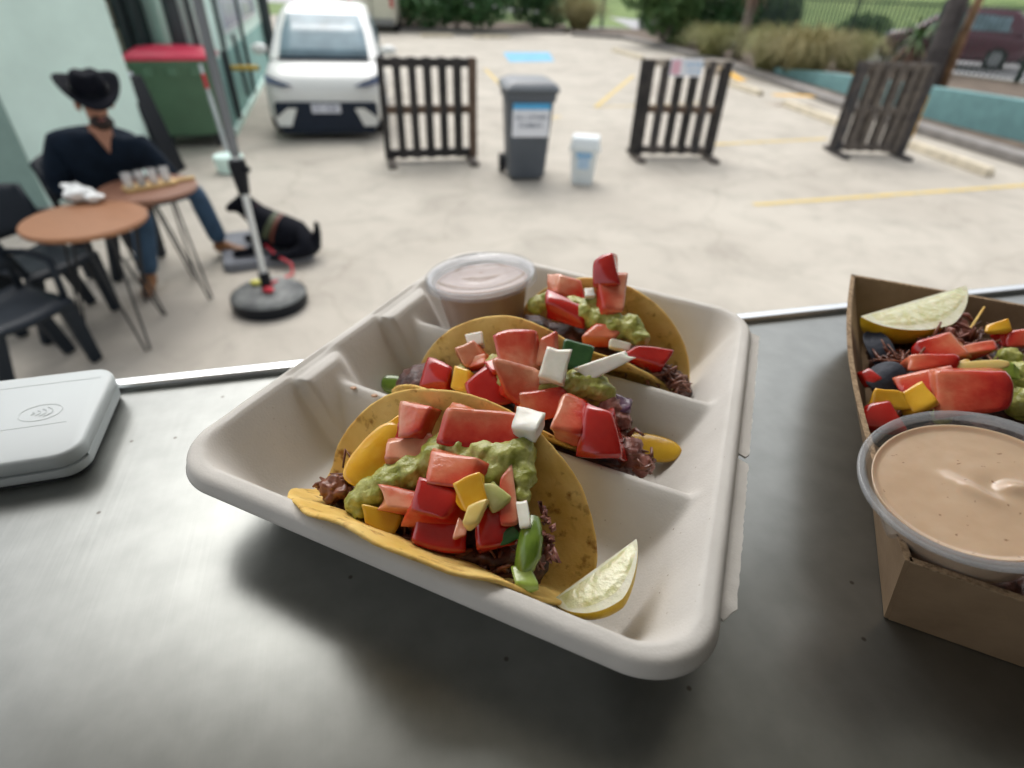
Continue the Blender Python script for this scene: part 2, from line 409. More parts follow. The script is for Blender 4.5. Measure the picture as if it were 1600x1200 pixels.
tp = at_y(1560, -160, c.y + .4); k = MB(); k.tube([c, c.lerp(tp, .3), c.lerp(tp, .7), tp], [.24, .2, .19, .17], 12).jitter(.05, 3); obj('trunk', k, bark_d, t, smooth=True)
k = MB(); k.tube([c + Vector((.35, .1, 0)), c.lerp(tp, .35) + Vector((.35, 0, 0)), c.lerp(tp, .8) + Vector((.5, .1, 0))], [.13, .1, .08], 10).jitter(.03, 3); obj('limb', k, mat('bark_brown', (.22, .13, .07), rough=.9, var=.4, scale=5), t, smooth=True)
leafcloud('crown', [(tp.x + dx, tp.y + dy, 4.6 + dz, 1.2, 1.2, .6) for dx, dy, dz in ((0, 0, 0), (1, .3, .2), (-.9, .4, .3), (.2, 1, .5))], 1500, .13, leafA, t, 21)

# ================================================================== SHOP BUILDING ON THE LEFT
mint = mat('mint_render', (.68, .86, .79), rough=.8, var=.05, scale=2.5, bump=.15, bscale=40)
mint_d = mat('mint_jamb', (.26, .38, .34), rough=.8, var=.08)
tealw = mat('teal_plinth', (.27, .47, .44), rough=.8, var=.1, scale=3)
dark = mat('doorway_shade_and_joints', (.02, .028, .035), rough=.7, var=.1)  # near-black: painted gloom of the doorway, and the block wall's dark joints
black = mat('black_plastic', (.006, .008, .012), spec=.25, rough=.45, var=.1)
pipe_m = mat('charcoal_pipe', (.03, .04, .045), rough=.5, var=.1)
pane_m = mat('lavender_pane', (.52, .55, .66), rough=.12, var=.06, scale=2)
block_m = mat('cream_block', (.42, .37, .30), rough=.9, var=.2, scale=8, bump=.4, bscale=30)
bt = thing('shop_building', 'mint green rendered shop wall along the left of the car park', 'building', (-5, 7, 0))
k = MB(); k.prism([(-4.46, 5.2), (-3.98, 6.32), (-4.5, 6.6), (-6.5, 6.2), (-5.4, 4.9)], 0, 4.0); obj('end_wall', k, mint, bt, bevel=.01)
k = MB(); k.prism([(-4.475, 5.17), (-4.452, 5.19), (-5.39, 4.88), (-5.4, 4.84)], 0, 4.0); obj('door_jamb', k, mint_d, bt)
k = MB(); k.box((-7.2, 4.6, 2), (3.6, .2, 4)); obj('doorway_shade_slab', k, dark, bt)  # solid dark slab; shade of the doorway interior is put into its colour
fp0 = Vector((-5.15, 6.6, 0)); fd = Vector((-.285, .958, 0)).normalized(); fn = Vector((fd.y, -fd.x, 0))   # facade plane, fn points to the car park
def fac(s, z, o=0.): return fp0 + fd * s + fn * o + Vector((0, 0, z))
def fpx(px, py): 
    p = at_plane(px, py, fp0, fn); return (p - fp0).dot(fd), p.z
FM = rotz(math.atan2(fd.y, fd.x))
k = MB(); k.box(fac(9, 2.1, -.15), (19, .3, 4.2), FM); obj('side_wall', k, mint, bt)
def panel(name, s0, s1, z0, z1, o, th, m, parent=bt, bevel=0.):
    k = MB(); k.box(fac((s0 + s1) / 2, (z0 + z1) / 2, o), (abs(s1 - s0), th, z1 - z0), FM); return obj(name, k, m, parent, bevel=bevel)
AY = 8.6
k = MB(); k.box((-6.3, AY + .15, 2.1), (4.2, .3, 4.2)); obj('recess_wall', k, mint, bt)
def apx(px, py): p = at_y(px, py, AY); return p.x, p.z
xa, _ = apx(168, 60); xb, _ = apx(236, 60); k = MB(); k.box(((xa + xb) / 2, AY - .02, 2.0), (xb - xa, .05, 4.0)); obj('block_wall', k, dark, bt)
bwid = (xb - xa) / 2.5
for r in range(10):
    for c in range(-1, 4):
        p, q = xa + c * bwid + (bwid / 2 if r % 2 else 0), xa + (c + 1) * bwid + (bwid / 2 if r % 2 else 0) - .025; p, q = max(p, xa), min(q, xb)
        if q - p > .08: k = MB(); k.box(((p + q) / 2, AY - .055, .17 + r * .30), (q - p, .05, .275)); obj('block', k, block_m, bt, bevel=.008)
for px_, py_, rad in ((206, 42, .075), (231, 44, .10)):
    x, _ = apx(px_, py_); k = MB(); k.tube([(x, AY - .08 - rad, .1), (x, AY - .08 - rad, 4.0)], rad, 12); obj('downpipe', k, pipe_m, bt, smooth='auto')
# second shop wing whose painted base runs along the parked car
rt = thing('shop_wing', 'two-tone mint and teal shop wing beside the parked white hatchback', 'building', (-4.3, 9, 0))
P0 = Vector((-4.0, 8.25, 0)); Pd = Vector((-5.29 + 3.943, 12.65 - 8.108, 0)).normalized(); Pn = Vector((-Pd.y, Pd.x, 0))
def wp(s, n, z): return P0 + Pd * s + Pn * n + Vector((0, 0, z))
WMx = rotz(math.atan2(Pd.y, Pd.x))
def wpx(px, py): p = at_plane(px, py, P0, Pn); return (p - P0).dot(Pd), p.z
k = MB(); k.box(wp(3.5, .26, 2.45), (7.0, .52, 3.1), WMx); obj('upper_wall', k, mint, rt)
k = MB(); k.box(wp(3.5, .25, .45), (7.02, .52, .9), WMx); obj('teal_base', k, tealw, rt)
k = MB(); k.box(wp(3.4, -.03, .04), (6.9, .06, .08), WMx); obj('footing', k, mint, rt)
for xa, xb in ((342, 366), (374, 396)):
    s0, _ = wpx(xa, 20); s1, _ = wpx(xb, 20); k = MB(); k.box(wp((s0 + s1) / 2, 0, 1.85), (s1 - s0, .06, 1.5), WMx); f = obj('window', k, mat('white_frame', (.7, .72, .74), rough=.4), rt)
    k = MB(); k.box(wp((s0 + s1) / 2, -.03, 1.85), (s1 - s0 - .14, .03, 1.36), WMx); obj('pane', k, pane_m, f)
for px_, py_, rad in ((336, 40, .03), (371, 40, .03), (406, 30, .11)):
    s0, _ = wpx(px_, py_); k = MB(); k.tube([wp(s0, -rad - .02, .1), wp(s0, -rad - .02, 3.9)], rad, 10); obj('downpipe', k, pipe_m, rt, smooth='auto')
Pe = P0 + Pn * .5
for px_, py_, rad in ((273, 38, .085), (300, 38, .03)):
    p = at_plane(px_, py_, P0 - Pd * (rad + .02), Pd); k = MB(); k.tube([(p.x, p.y, .1), (p.x, p.y, 4)], rad, 12); obj('downpipe', k, pipe_m, rt, smooth='auto')
for (xa, ya), (xb, yb) in (((346, 80), (373, 184)), ((364, 54), (389, 150))):
    a = at_plane(xb, yb, P0 - Pn * .06, Pn); b = at_plane(xa, ya, P0 - Pn * .06, Pn); k = MB(); k.tube([a, b], .03, 8); obj('wall_pipe', k, pipe_m, rt)
a = at_y(340, 106, 9.3); b = at_y(404, 106, 9.3); k = MB(); k.tube([a, b], .035, 8); tag(obj('barrier_bar', k, mat('yellow_rail', (.70, .45, .08), rough=.6)), 'horizontal yellow bar sticking out from the shop wing behind the hatchback', 'bar')

# ================================================================== VEHICLES
white_p = mat('white_car_paint', (.72, .73, .70), rough=.25, var=.02, coat=.6)
glass_d = mat('windscreen_glass', (.20, .28, .32), rough=.12, var=.25, scale=2.2, spec=.25, coat=0)
dk_trim = mat('dark_bumper_trim', (.012, .020, .036), spec=.25, rough=.4, var=.1)
tyre_m = mat('tyre_rubber', (.02, .02, .022), rough=.85, var=.1)
rim_m = mat('alloy_rim', (.35, .36, .38), rough=.35, metal=.8, var=.05)
lamp_m = mat('headlamp_lens', (.10, .13, .22), rough=.12, var=.3, scale=6, coat=.6)
plate_w = mat('plate_white', (.72, .74, .80), rough=.4, var=.03)
plate_t = mat('plate_text', (.10, .11, .2), rough=.5, var=.0)
red_l = mat('tail_lamp_red', (.45, .03, .03), rough=.2, var=.1, coat=.5)
mirror_m = mat('mirror_glass', (.5, .55, .58), rough=.05, metal=1, var=0)
def text(name, body, m, parent, loc, size, rot, ext=.001, bold=False):
    cu = bpy.data.curves.new(name, 'FONT'); cu.body = body; cu.size = size; cu.align_x = 'CENTER'; cu.align_y = 'CENTER'; cu.extrude = ext
    if bold: cu.offset = size * .018
    tmp = bpy.data.objects.new(name, cu); COL.objects.link(tmp); dg_ = bpy.context.evaluated_depsgraph_get(); me = bpy.data.meshes.new_from_object(tmp.evaluated_get(dg_)); bpy.data.objects.remove(tmp)
    me.materials.clear(); o = link(name, me, m, parent); o.location = Vector(loc); o.rotation_euler = rot; return o
def car(label, paint, kind='hatch', cat='car', rear_yellow=False, name='parked_car'):
    t = thing(name, label, cat)
    Lh, W = 3.8, .80
    b = MB(); st = [(0, .30, .62, .58), (.04, .24, .72, .68), (.14, .20, .82, .745), (.45, .19, .90, .785), (.95, .19, .965, W), (2.6, .19, .98, W), (3.3, .2, .97, .78), (3.68, .26, .92, .72), (3.8, .36, .8, .62)]
    rings = []
    for y, za, zb, wd in st:
        cz, hz = (za + zb) / 2, (zb - za) / 2; rings.append([(x, y, cz + z) for x, z in rrect(wd, hz, min(.16, hz * .5), 4)])
    b.loft(rings); obj('body', b, paint, t, smooth='auto', angle=50)
    b = MB(); rings = []
    for z, wd, ya, yb, r in ((.94, .745, .66, 3.62, .15), (1.25, .675, 1.12, 3.5, .14), (1.47, .60, 1.46, 3.3, .14), (1.545, .55, 1.62, 3.15, .16), (1.575, .42, 1.9, 2.9, .2)):
        rings.append([(x, y, z) for x, y in rrect(wd, (yb - ya) / 2, r, 4, 0, (ya + yb) / 2)])
    b.loft(rings); roof = obj('cabin', b, paint, t, smooth='auto', angle=50)
    def plate(nm, pts, m, par=t, th=.012):
        k = MB(); pts = [Vector(p) for p in pts]; n = (pts[1] - pts[0]).cross(pts[2] - pts[0]).normalized() * th
        k.loft([pts, [p + n for p in pts]]); return obj(nm, k, m, par)
    k = MB(); rows = ((.73, .955, .60), (.86, 1.05, .585), (1.08, 1.225, .56), (1.40, 1.44, .50))
    rw = [[(x * hw, y - .03 * (1 - x * x) - .012, z + .012) for x in np.linspace(-1, 1, 9)] for y, z, hw in rows]
    k.loft(rw, closed=False, cap=False); ws = obj('windscreen', k, glass_d, t, smooth=True, fix=False); sm = ws.modifiers.new('s', 'SOLIDIFY'); sm.thickness = .02; sm.offset = 0
    plate('rear_window', [(.56, 3.57, 1.0), (-.56, 3.57, 1.0), (-.48, 3.35, 1.42), (.48, 3.35, 1.42)], glass_d, th=.05)
    for s in (-1, 1):
        q = [(s * .735, 1.05, 1.0), (s * .735, 2.1, 1.0), (s * .625, 2.1, 1.42), (s * .635, 1.5, 1.40)]; q2 = [(s * .735, 2.16, 1.0), (s * .735, 3.2, 1.0), (s * .64, 3.1, 1.36), (s * .625, 2.16, 1.42)]
        for w_ in (q, q2): plate('side_window', w_ if s > 0 else w_[::-1], glass_d, th=.012)
        # headlamp
        plate('headlamp', [(s * .715, .075, .72), (s * .725, .11, .83), (s * .52, .0, .755), (s * .38, -.015, .70), (s * .50, -.012, .685)][::s], lamp_m, th=.035)
        k = MB(); k.ico((s * .885, .98, 1.03), (.115, .07, .075), 2); mi = obj('mirror', k, paint, t, smooth=True)
        k = MB(); k.box((s * .885, 1.045, 1.03), (.17, .012, .1)); obj('mirror_glass', k, mirror_m, mi)
        k = MB(); k.tube([(s * .74, .98, .97), (s * .83, .98, 1.0)], .025, 8); obj('mirror_arm', k, dk_trim, mi)
        for y in (.68, 3.12):
            k = MB(); My = Matrix.Rotation(R_(90), 3, 'Y'); k.lathe([(.20, -.1), (.29, -.095), (.31, -.05), (.31, .05), (.29, .095), (.20, .1)], 24, (s * .70, y, .31), My, cap=True)
            wh = obj('wheel', k, tyre_m, t, smooth='auto'); k = MB(); k.lathe([(.01, 0), (.06, .02), (.19, .0), (.2, -.02)], 20, (s * .805, y, .31), Matrix.Rotation(R_(90 * s), 3, 'Y')); obj('rim', k, rim_m, wh, smooth='auto')
        # pale wedge inserts in the bumper
        plate('bumper_insert', [(s * .64, -.035, .20), (s * .66, -.025, .30), (s * .49, -.045, .43), (s * .37, -.05, .43), (s * .47, -.05, .20)][::s], paint, th=.02)
        plate('tail_lamp', [(s * .70, 3.76, .70), (s * .72, 3.74, .90), (s * .40, 3.82, .86), (s * .40, 3.83, .74)][::-s], red_l, th=.03)
    k = MB(); k.loft([[(x * wf, y, z) for x, z in rrect(.66, .17, .05, 3, 0, .33)] for wf, y in ((1.03, .12), (1.0, -.0), (.94, -.035))]); obj('front_bumper', k, dk_trim, t)
    k = MB(); k.loft([[(x, y, z) for x, z in rrect(.62, .05, .03, 3, 0, .145)] for y in (.3, -.02)]); obj('front_splitter', k, dk_trim, t)
    k = MB(); k.box((0, -.045, .425), (.37, .02, .11)); pl = obj('number_plate', k, plate_w if not rear_yellow else plate_w, t)
    text('plate_text', 'EV 42K', plate_t, pl, (0, -.057, .425), .10, (R_(90), 0, 0))
    k = MB(); k.box((0, 3.82, .62), (.37, .03, .11)); obj('rear_plate', k, mat('plate_yellow', (.62, .48, .05), rough=.4, var=.1) if rear_yellow else plate_w, t)
    k = MB(); k.tube([(-.5, .76, .985), (.1, .72, .985)], .012, 6); k.tube([(0, .76, .985), (.55, .74, .985)], .012, 6); obj('wiper', k, dk_trim, t)
    k = MB(); k.box((0, .70, .955), (1.2, .1, .035)); obj('cowl', k, dk_trim, t)
    k = MB(); k.box((0, 3.83, .36), (1.2, .06, .2)); obj('rear_bumper', k, dk_trim, t)
    return t
c1 = car('white small hatchback parked nose-out beside the teal ramp wall', white_p)
c1.location = (-2.62, 8.17, 0); c1.rotation_euler = (0, 0, R_(12.0)); c1.scale = (1, 1, .955)
mar = mat('maroon_paint', (.12, .025, .05), rough=.3, var=.1, coat=.6)
c2 = car('maroon car parked on the street behind the picket fence', mar, rear_yellow=True)
sd_ = at(1470, 104); c2.location = (12.2, 22.5, 0); c2.rotation_euler = (0, 0, R_(-124)); c2.scale = (1.02,) * 3
c3 = car('white car nose showing at the right edge beyond the picket fence', white_p); c3.location = (16.5, 20.9, 0); c3.rotation_euler = (0, 0, R_(-60))
vt = thing('parked_van', 'boxy cream white van parked far behind the hatchback', 'van', (-5.85, 25.2, 0))
van_m = mat('van_cream', (.58, .56, .46), rough=.4, var=.05)
def vb(nm, c, s, m, **kw): k = MB(); k.box((c[0] - 5.85, c[1] + 25.2, c[2]), s); return obj(nm, k, m, vt, **kw)
vb('body', (0, 2.2, 1.15), (1.75, 4.2, 1.8), van_m, bevel=.12, bseg=3)
vb('rear_window', (0, .08, 1.55), (1.3, .04, .5), glass_d)
vb('door_seam', (0, .09, 1.0), (.02, .03, 1.4), dk_trim)
vb('bumper', (0, .05, .35), (1.7, .15, .2), mat('grey_bumper', (.2, .2, .2), rough=.6))
for s in (-1, 1):
    vb('tail_lamp', (s * .78, .09, 1.0), (.12, .04, .35), red_l)
    for y in (.8, 3.4): k = MB(); k.lathe([(.2, -.1), (.33, -.08), (.33, .08), (.2, .1)], 20, (-5.85 + s * .78, 25.2 + y, .33), Matrix.Rotation(R_(90), 3, 'Y')); obj('wheel', k, tyre_m, vt)

# ================================================================== BINS
gb = thing('skip_bin', 'large green wheeled rubbish bin with red lid against the shop wall', 'bin')
grn = mat('bin_green', (.10, .19, .115), rough=.45, var=.08, scale=3)
redm = mat('bin_red_lid', (.62, .035, .085), rough=.4, var=.08, scale=4)
k = MB(); k.loft([[(x, y, z) for x, y in rrect(w_, d_, .06, 4)] for z, w_, d_ in ((.16, .42, .30), (.2, .44, .32), (.98, .52, .39), (1.02, .56, .42), (1.06, .56, .42))]); obj('body', k, grn, gb, smooth='auto')
for x in (-.3, 0, .3): k = MB(); k.box((x, -.40, .93), (.16, .06, .12), taper=.8); obj('lip_bracket', k, grn, gb, bevel=.015)
k = MB(); k.loft([[(x, y, z) for x, y in rrect(w_, d_, .05, 4)] for z, w_, d_ in ((1.06, .58, .44), (1.10, .58, .44), (1.16, .45, .36), (1.19, .2, .2))]); obj('lid', k, redm, gb, smooth='auto')
for x in (-.34, .34):
    for y in (-.24, .24):
        k = MB(); k.lathe([(.08, -.03), (.1, -.025), (.1, .025), (.08, .03)], 16, (x, y, .1), Matrix.Rotation(R_(90), 3, 'Y')); cs = obj('caster', k, tyre_m, gb); k = MB(); k.box((x, y, .17), (.09, .09, .05)); obj('caster_plate', k, dk_trim, cs)
k = MB(); k.box((0, 0, .165), (.8, .55, .05)); obj('underframe', k, dk_trim, gb)
gb.location = (-4.27, 7.72, 0); gb.rotation_euler = (0, 0, R_(22)); gb.scale = (.86, .8, .93)

wb = thing('wheelie_bin', 'dark grey wheelie bin with white sign in the middle of the car park', 'bin')
grey = mat('bin_grey', (.085, .10, .12), rough=.42, var=.08, scale=4)
lidg = mat('bin_lid_grey', (.075, .09, .105), rough=.35, var=.08, scale=4)
k = MB(); k.loft([[(x, y + o, z) for x, y in rrect(w_, d_, .04, 4)] for z, w_, d_, o in ((.03, .19, .19, .02), (.06, .205, .205, .02), (.84, .245, .265, 0), (.845, .265, .285, 0), (.95, .27, .29, 0))]); obj('body', k, grey, wb, smooth='auto')
k = MB(); k.loft([[(x, y + o, z) for x, y in rrect(w_, d_, .06, 5)] for z, w_, d_, o in ((.93, .29, .31, -.01), (.96, .295, .32, -.01), (1.0, .27, .29, 0), (1.03, .21, .23, 0), (1.035, .1, .1, 0))]); obj('lid', k, lidg, wb, smooth='auto')
for s in (-1, 1):
    k = MB(); k.lathe([(.05, -.03), (.1, -.03), (.105, 0), (.1, .03), (.05, .03)], 20, (s * .235, .24, .105), Matrix.Rotation(R_(90), 3, 'Y')); obj('wheel', k, tyre_m, wb, smooth='auto')
k = MB(); k.tube([(-.2, .31, .9), (-.2, .36, .93), (.2, .36, .93), (.2, .31, .9)], .015, 8); obj('handle', k, grey, wb)
Ms = Matrix.Rotation(R_(-4.6), 3, 'X'); sgn_y = -.268
white_s = mat('sign_white', (.74, .77, .82), rough=.5, var=.02); blue_s = mat('sign_blue', (.08, .38, .68), rough=.5, var=.05); txt_m = mat('sign_text_dark', (.12, .16, .22), rough=.6, var=0)
k = MB(); k.box((0, sgn_y + .006, .66), (.40, .012, .335), Matrix.Rotation(R_(3.5), 3, 'X')); sg = obj('sign', k, white_s, wb, bevel=.004)
k = MB(); k.box((0, sgn_y - .012, .80), (.40, .012, .06), Matrix.Rotation(R_(3.5), 3, 'X')); obj('sign_header', k, blue_s, sg)
text('sign_text', 'ALL OTHER', txt_m, sg, (0, sgn_y - .006, .69), .066, (R_(93.5), 0, 0)); text('sign_text', 'RUBBISH', txt_m, sg, (0, sgn_y - .001, .61), .066, (R_(93.5), 0, 0))
wb.location = (.05, 6.78, 0); wb.rotation_euler = (0, 0, R_(10))

sb = thing('small_bin', 'small white bin with blue label standing right of the grey wheelie bin', 'bin')
wpl = mat('white_bin_plastic', (.70, .76, .77), rough=.4, var=.03)
k = MB(); k.loft([[(x, y, z) for x, y in rrect(w_, d_, .025, 4)] for z, w_, d_ in ((0, .115, .1), (.02, .12, .105), (.37, .15, .13), (.38, .155, .135))]); obj('body', k, wpl, sb, smooth='auto')
k = MB(); k.loft([[(x, y, z) for x, y in rrect(w_, d_, .03, 4)] for z, w_, d_ in ((.38, .16, .14), (.40, .16, .14), (.49, .15, .12), (.50, .14, .11))]); obj('lid', k, wpl, sb, smooth='auto')
for s in (-1, 1): k = MB(); k.box((s * .165, 0, .36), (.02, .05, .05)); obj('clip', k, wpl, sb, bevel=.005)
Mt = Matrix.Rotation(R_(4.9), 3, 'X')
k = MB(); k.box((0, -.135, .325), (.16, .006, .045), Mt); lb = obj('label', k, blue_s, sb)
k = MB(); k.box((0, -.124, .235), (.13, .006, .12), Mt); obj('label_panel', k, mat('pale_blue_print', (.42, .58, .74), rough=.5, var=.15, scale=60), lb)
text('label_text', 'GLASS', white_s, lb, (0, -.139, .325), .04, (R_(94.9), 0, 0))
sb.location = (.72, 6.66, 0); sb.rotation_euler = (0, 0, R_(-8))

# ================================================================== PALLET BARRIERS
def wood(nm, c, c2): return mat(nm, c, rough=.85, var=0, col2=c2, scale=9, bump=.4, bscale=60)
w_blk = wood('black_stained_wood', (.020, .0195, .020), (.055, .049, .045)); w_br = wood('brown_worn_wood', (.10, .065, .045), (.17, .12, .085))
w_gr = wood('grey_weathered_wood', (.075, .065, .06), (.17, .145, .12)); w_pl = wood('pale_rail_wood', (.34, .30, .25), (.45, .40, .33)); w_md = wood('charcoal_wood', (.035, .037, .042), (.10, .085, .075))
def barrier(label, a, b, h, slats, rails, feet_m, splay=0., lift=.05, lean=0.):
    a = Vector(a); b = Vector(b); W = (b - a).length
    t = thing('pallet_barrier', label, 'barrier', (0, 0, 0), 'timber pallet barriers across the car park')
    for f, wd, m in slats:
        k = MB(); x = (f - .5) * W; k.box((x, -.028, lift + h / 2), (wd, .02, h)); k.jitter(.004, 3, int(f * 50)); obj('slat', k, m, t)
        k = MB(); k.box((x, .082, lift + h / 2), (wd, .018, h)); obj('slat', k, m, t)
    for z, m in rails: k = MB(); k.box((0, .027, lift + z), (W + .06, .085, .085)); obj('rail', k, m, t, bevel=.006)
    for s in (-1, 1): k = MB(); k.box((s * W * .47, .0, lift * .5), (.10, .62, lift)); obj('foot', k, feet_m, t, bevel=.006)
    t.location = (a + b) / 2; t.rotation_euler = (R_(lean), 0, math.atan2(b.y - a.y, b.x - a.x)); return t
B = [(0, .075, w_blk), (.17, .085, w_blk), (.335, .085, w_blk), (.5, .09, w_blk), (.665, .085, w_blk), (.83, .09, w_blk), (1, .085, w_br)]
barrier('black and brown pallet barrier beside the white hatchback', (-1.62, 7.16, 0), (-.60, 7.42, 0), 1.08, B, ((.05, w_blk), (.54, w_br), (1.03, w_blk)), w_gr)
B = [(.02, .15, w_blk), (.24, .075, w_md), (.42, .075, w_blk), (.60, .075, w_blk), (.78, .08, w_md), (.97, .10, w_blk)]
b2 = barrier('dark pallet barrier with a small pink and white sign on its top rail', (1.50, 7.86, 0), (2.55, 7.98, 0), 1.09, B, ((.05, w_gr), (.54, w_br), (1.06, w_pl)), w_gr)
bo_ = origin_of(b2); k = MB(); k.box(bo_ + Vector((-.05, -.052, 1.07)), (.40, .015, .19)); s2 = obj('sign', k, white_s, b2)
k = MB(); k.box(bo_ + Vector((-.18, -.063, 1.07)), (.11, .008, .15)); obj('sign_emblem', k, mat('sign_pink', (.72, .42, .50), rough=.5, var=.1, scale=30), s2)
text('sign_text', 'PARKING', blue_s, s2, (.05, -.061, 1.10), .055, (R_(90), 0, 0)); text('sign_text', 'THIS SIDE', blue_s, s2, (.05, -.061, 1.03), .045, (R_(90), 0, 0))
B = [(.0, .12, w_md), (.20, .09, w_gr), (.36, .08, w_gr), (.55, .085, w_gr), (.74, .09, w_gr), (.88, .08, w_gr), (1, .09, w_md)]
barrier('grey weathered pallet barrier in front of the teal garden wall', (4.46, 8.5, 0), (5.40, 8.52, 0), 1.1, B, ((.05, w_gr), (.52, w_gr), (1.05, w_gr)), w_md)

# ================================================================== OUTDOOR SEATING
stl_b = mat('black_steel', (.02, .022, .025), rough=.4, metal=.3, var=.1)
top_m = mat('table_timber', (.22, .092, .038), rough=.5, var=0, scale=5, col2=(.32, .145, .065), coat=.08)
def wood_grain(m, sc=(3, 40, 3)):
    N, L, b = nodes(m); tc = N.new('ShaderNodeTexCoord'); mp = N.new('ShaderNodeMapping'); mp.inputs['Scale'].default_value = sc
    n = [x for x in N if x.type == 'TEX_NOISE'][0]; L.new(tc.outputs['Object'], mp.inputs[0]); L.new(mp.outputs[0], n.inputs['Vector'])
wood_grain(top_m)
top2 = mat('table_timber_dark', (.17, .075, .042), rough=.45, var=0, scale=5, col2=(.25, .12, .075), coat=.15); wood_grain(top2)
def cafe_table(label, x, y, r, m, rot):
    t = thing('cafe_table', label, 'table', (x, y, 0), 'round cafe tables by the shop wall')
    k = MB(); k.lathe([(r - .006, .722), (r, .728), (r, .744), (r - .006, .75)], 48, (x, y, 0)); obj('tabletop', k, m, t, smooth='auto')
    for i in range(3):
        a = rot + i * 2.094; d = Vector((math.cos(a), math.sin(a), 0)); n = Vector((-d.y, d.x, 0)); c = Vector((x, y, 0))
        k = MB(); f = c + d * (r * .86) + Vector((0, 0, .012))
        k.tube([c + d * .10 + n * .07 + Vector((0, 0, .72)), f + n * .012, f - n * .012, c + d * .10 - n * .07 + Vector((0, 0, .72))], .007, 6); obj('hairpin_leg', k, stl_b, t)
    k = MB(); k.lathe([(.16, .708), (.16, .72)], 24, (x, y, 0)); obj('mount_plate', k, stl_b, t); return t
cafe_table('nearer round timber cafe table with a white paper wrap on it', -2.39, 2.98, .305, top_m, -.75)
cafe_table('farther round timber cafe table in front of the seated man', -2.36, 3.56, .285, top2, -.35)
chp = mat('chair_charcoal_plastic', (.011, .016, .023), spec=.25, rough=.5, var=.08)
def chair():
    t = thing('cafe_chair', 'black plastic cafe chair', 'chair', (0, 0, 0), 'black plastic cafe chairs')
    k = MB(); n = 10; V = []
    rings = []
    for i in range(n + 1):
        y = -.21 + .42 * i / n
        rings.append([(x, y, .445 - .02 * math.cos(x * 7) + .012 * (abs(y) / .2) ** 2 - (.03 if i == 0 else 0)) for x in np.linspace(-.21, .21, 9)])
    vs = [[k.bm.verts.new(p) for p in r] for r in rings]
    for a, b in zip(vs, vs[1:]):
        for i in range(8): k.face([a[i], a[i + 1], b[i + 1], b[i]])
    o = obj('seat', k, chp, t, smooth=True); sm = o.modifiers.new('s', 'SOLIDIFY'); sm.thickness = .02
    k = MB(); vs = []
    for j in range(7):
        z = .56 + .28 * j / 6; vs.append([k.bm.verts.new((x, .20 + .09 * (j / 6) - .5 * x * x - .04, z - .9 * x * x * (j / 6))) for x in np.linspace(-.21, .21, 9)])
    for a, b in zip(vs, vs[1:]):
        for i in range(8): k.face([a[i], a[i + 1], b[i + 1], b[i]])
    o = obj('backrest', k, chp, t, smooth=True); sm = o.modifiers.new('s', 'SOLIDIFY'); sm.thickness = .018
    for s in (-1, 1):
        for f in (-1, 1):
            k = MB(); k.box((0, 0, -.22), (.062, .045, .44), taper=1.3)
            q = Matrix.Rotation(R_(-9 * f), 3, 'X') @ Matrix.Rotation(R_(-8 * s), 3, 'Y')
            for v in k.bm.verts: v.co = q @ v.co + Vector((s * .175, f * .175, .44))
            obj('leg', k, chp, t, bevel=.008)
        k = MB(); k.tube([(s * .19, .17, .44), (s * .20, .19, .6), (s * .185, .235, .80)], .02, 8); obj('back_post', k, chp, t, smooth=True)
        k = MB(); k.tube([(s * .2, .19, .64), (s * .235, .05, .65), (s * .235, -.12, .63), (s * .2, -.16, .45)], .018, 8); obj('armrest', k, chp, t, smooth=True)
    return t
ch = chair(); ch['label'] = 'black plastic chair nearest the serving counter at the lower left'; ch.location = (-2.62, 2.50, 0); ch.rotation_euler = (0, 0, R_(70))
dup(ch, (-2.86, 3.10, 0), R_(72), 'black plastic chair tucked under the nearer cafe table')
dup(ch, (-2.98, 3.95, 0), R_(80), 'black plastic chair the man in the cowboy hat sits on')
dup(ch, (-3.35, 3.0, 0), R_(60), 'black plastic chair with its back to the doorway at the left edge')
# things on the tables
cs = MB(); cs.box((0, 0, 0), (.19, .13, .004), Matrix.Rotation(R_(-35), 3, 'Y') @ Matrix.Rotation(R_(10), 3, 'X')); bmesh.ops.translate(cs.bm, verts=cs.bm.verts, vec=at(22, 392, .58))
tag(obj('menu_card', cs, mat('card_white', (.62, .60, .56), rough=.6, var=.05)), 'white menu card propped on the chair at the left edge', 'card')
pw = MB(); P = at(124, 302, .80)
pw.ico(P, (.085, .06, .035), 4, rotz(.3)); pw.ico(P + Vector((-.06, .03, .03)), (.05, .035, .02), 3); pw.ico(P + Vector((.08, -.01, -.015)), (.045, .04, .025), 3)
for v in pw.bm.verts: v.co += noise.noise_vector(v.co * 22) * .018; v.co.z = max(v.co.z, .752)
tag(obj('paper_wrap', pw, mat('paper_white', (.72, .74, .72), rough=.7, var=.04, scale=20)), 'crumpled white paper wrap on the nearer cafe table', 'paper')
pA, pB = at(172, 300, .765), at(293, 278, .765); d = (pB - pA).normalized(); ang = math.atan2(d.y, d.x); pl = thing('tasting_paddle', 'light wood tasting paddle on the farther cafe table', 'serving board', (pA + pB) / 2)
k = MB(); mid = (pA + pB) / 2; k.prism(rrect(.15, .055, .02, 4), 0, .018, rotz(ang), (*mid.xy, .752)); obj('board', k, mat('paddle_wood', (.50, .33, .13), rough=.5, var=.15, scale=20), pl, smooth='auto')
k = MB(); k.prism(rrect(.07, .018, .01, 3), 0, .016, rotz(ang), (*(mid + d * .2).xy, .753)); obj('handle', k, MATS['paddle_wood'], pl)
gl = mat('clear_glass', (.95, .97, .97), rough=.02, var=0, trans=1.0, ior=1.45)
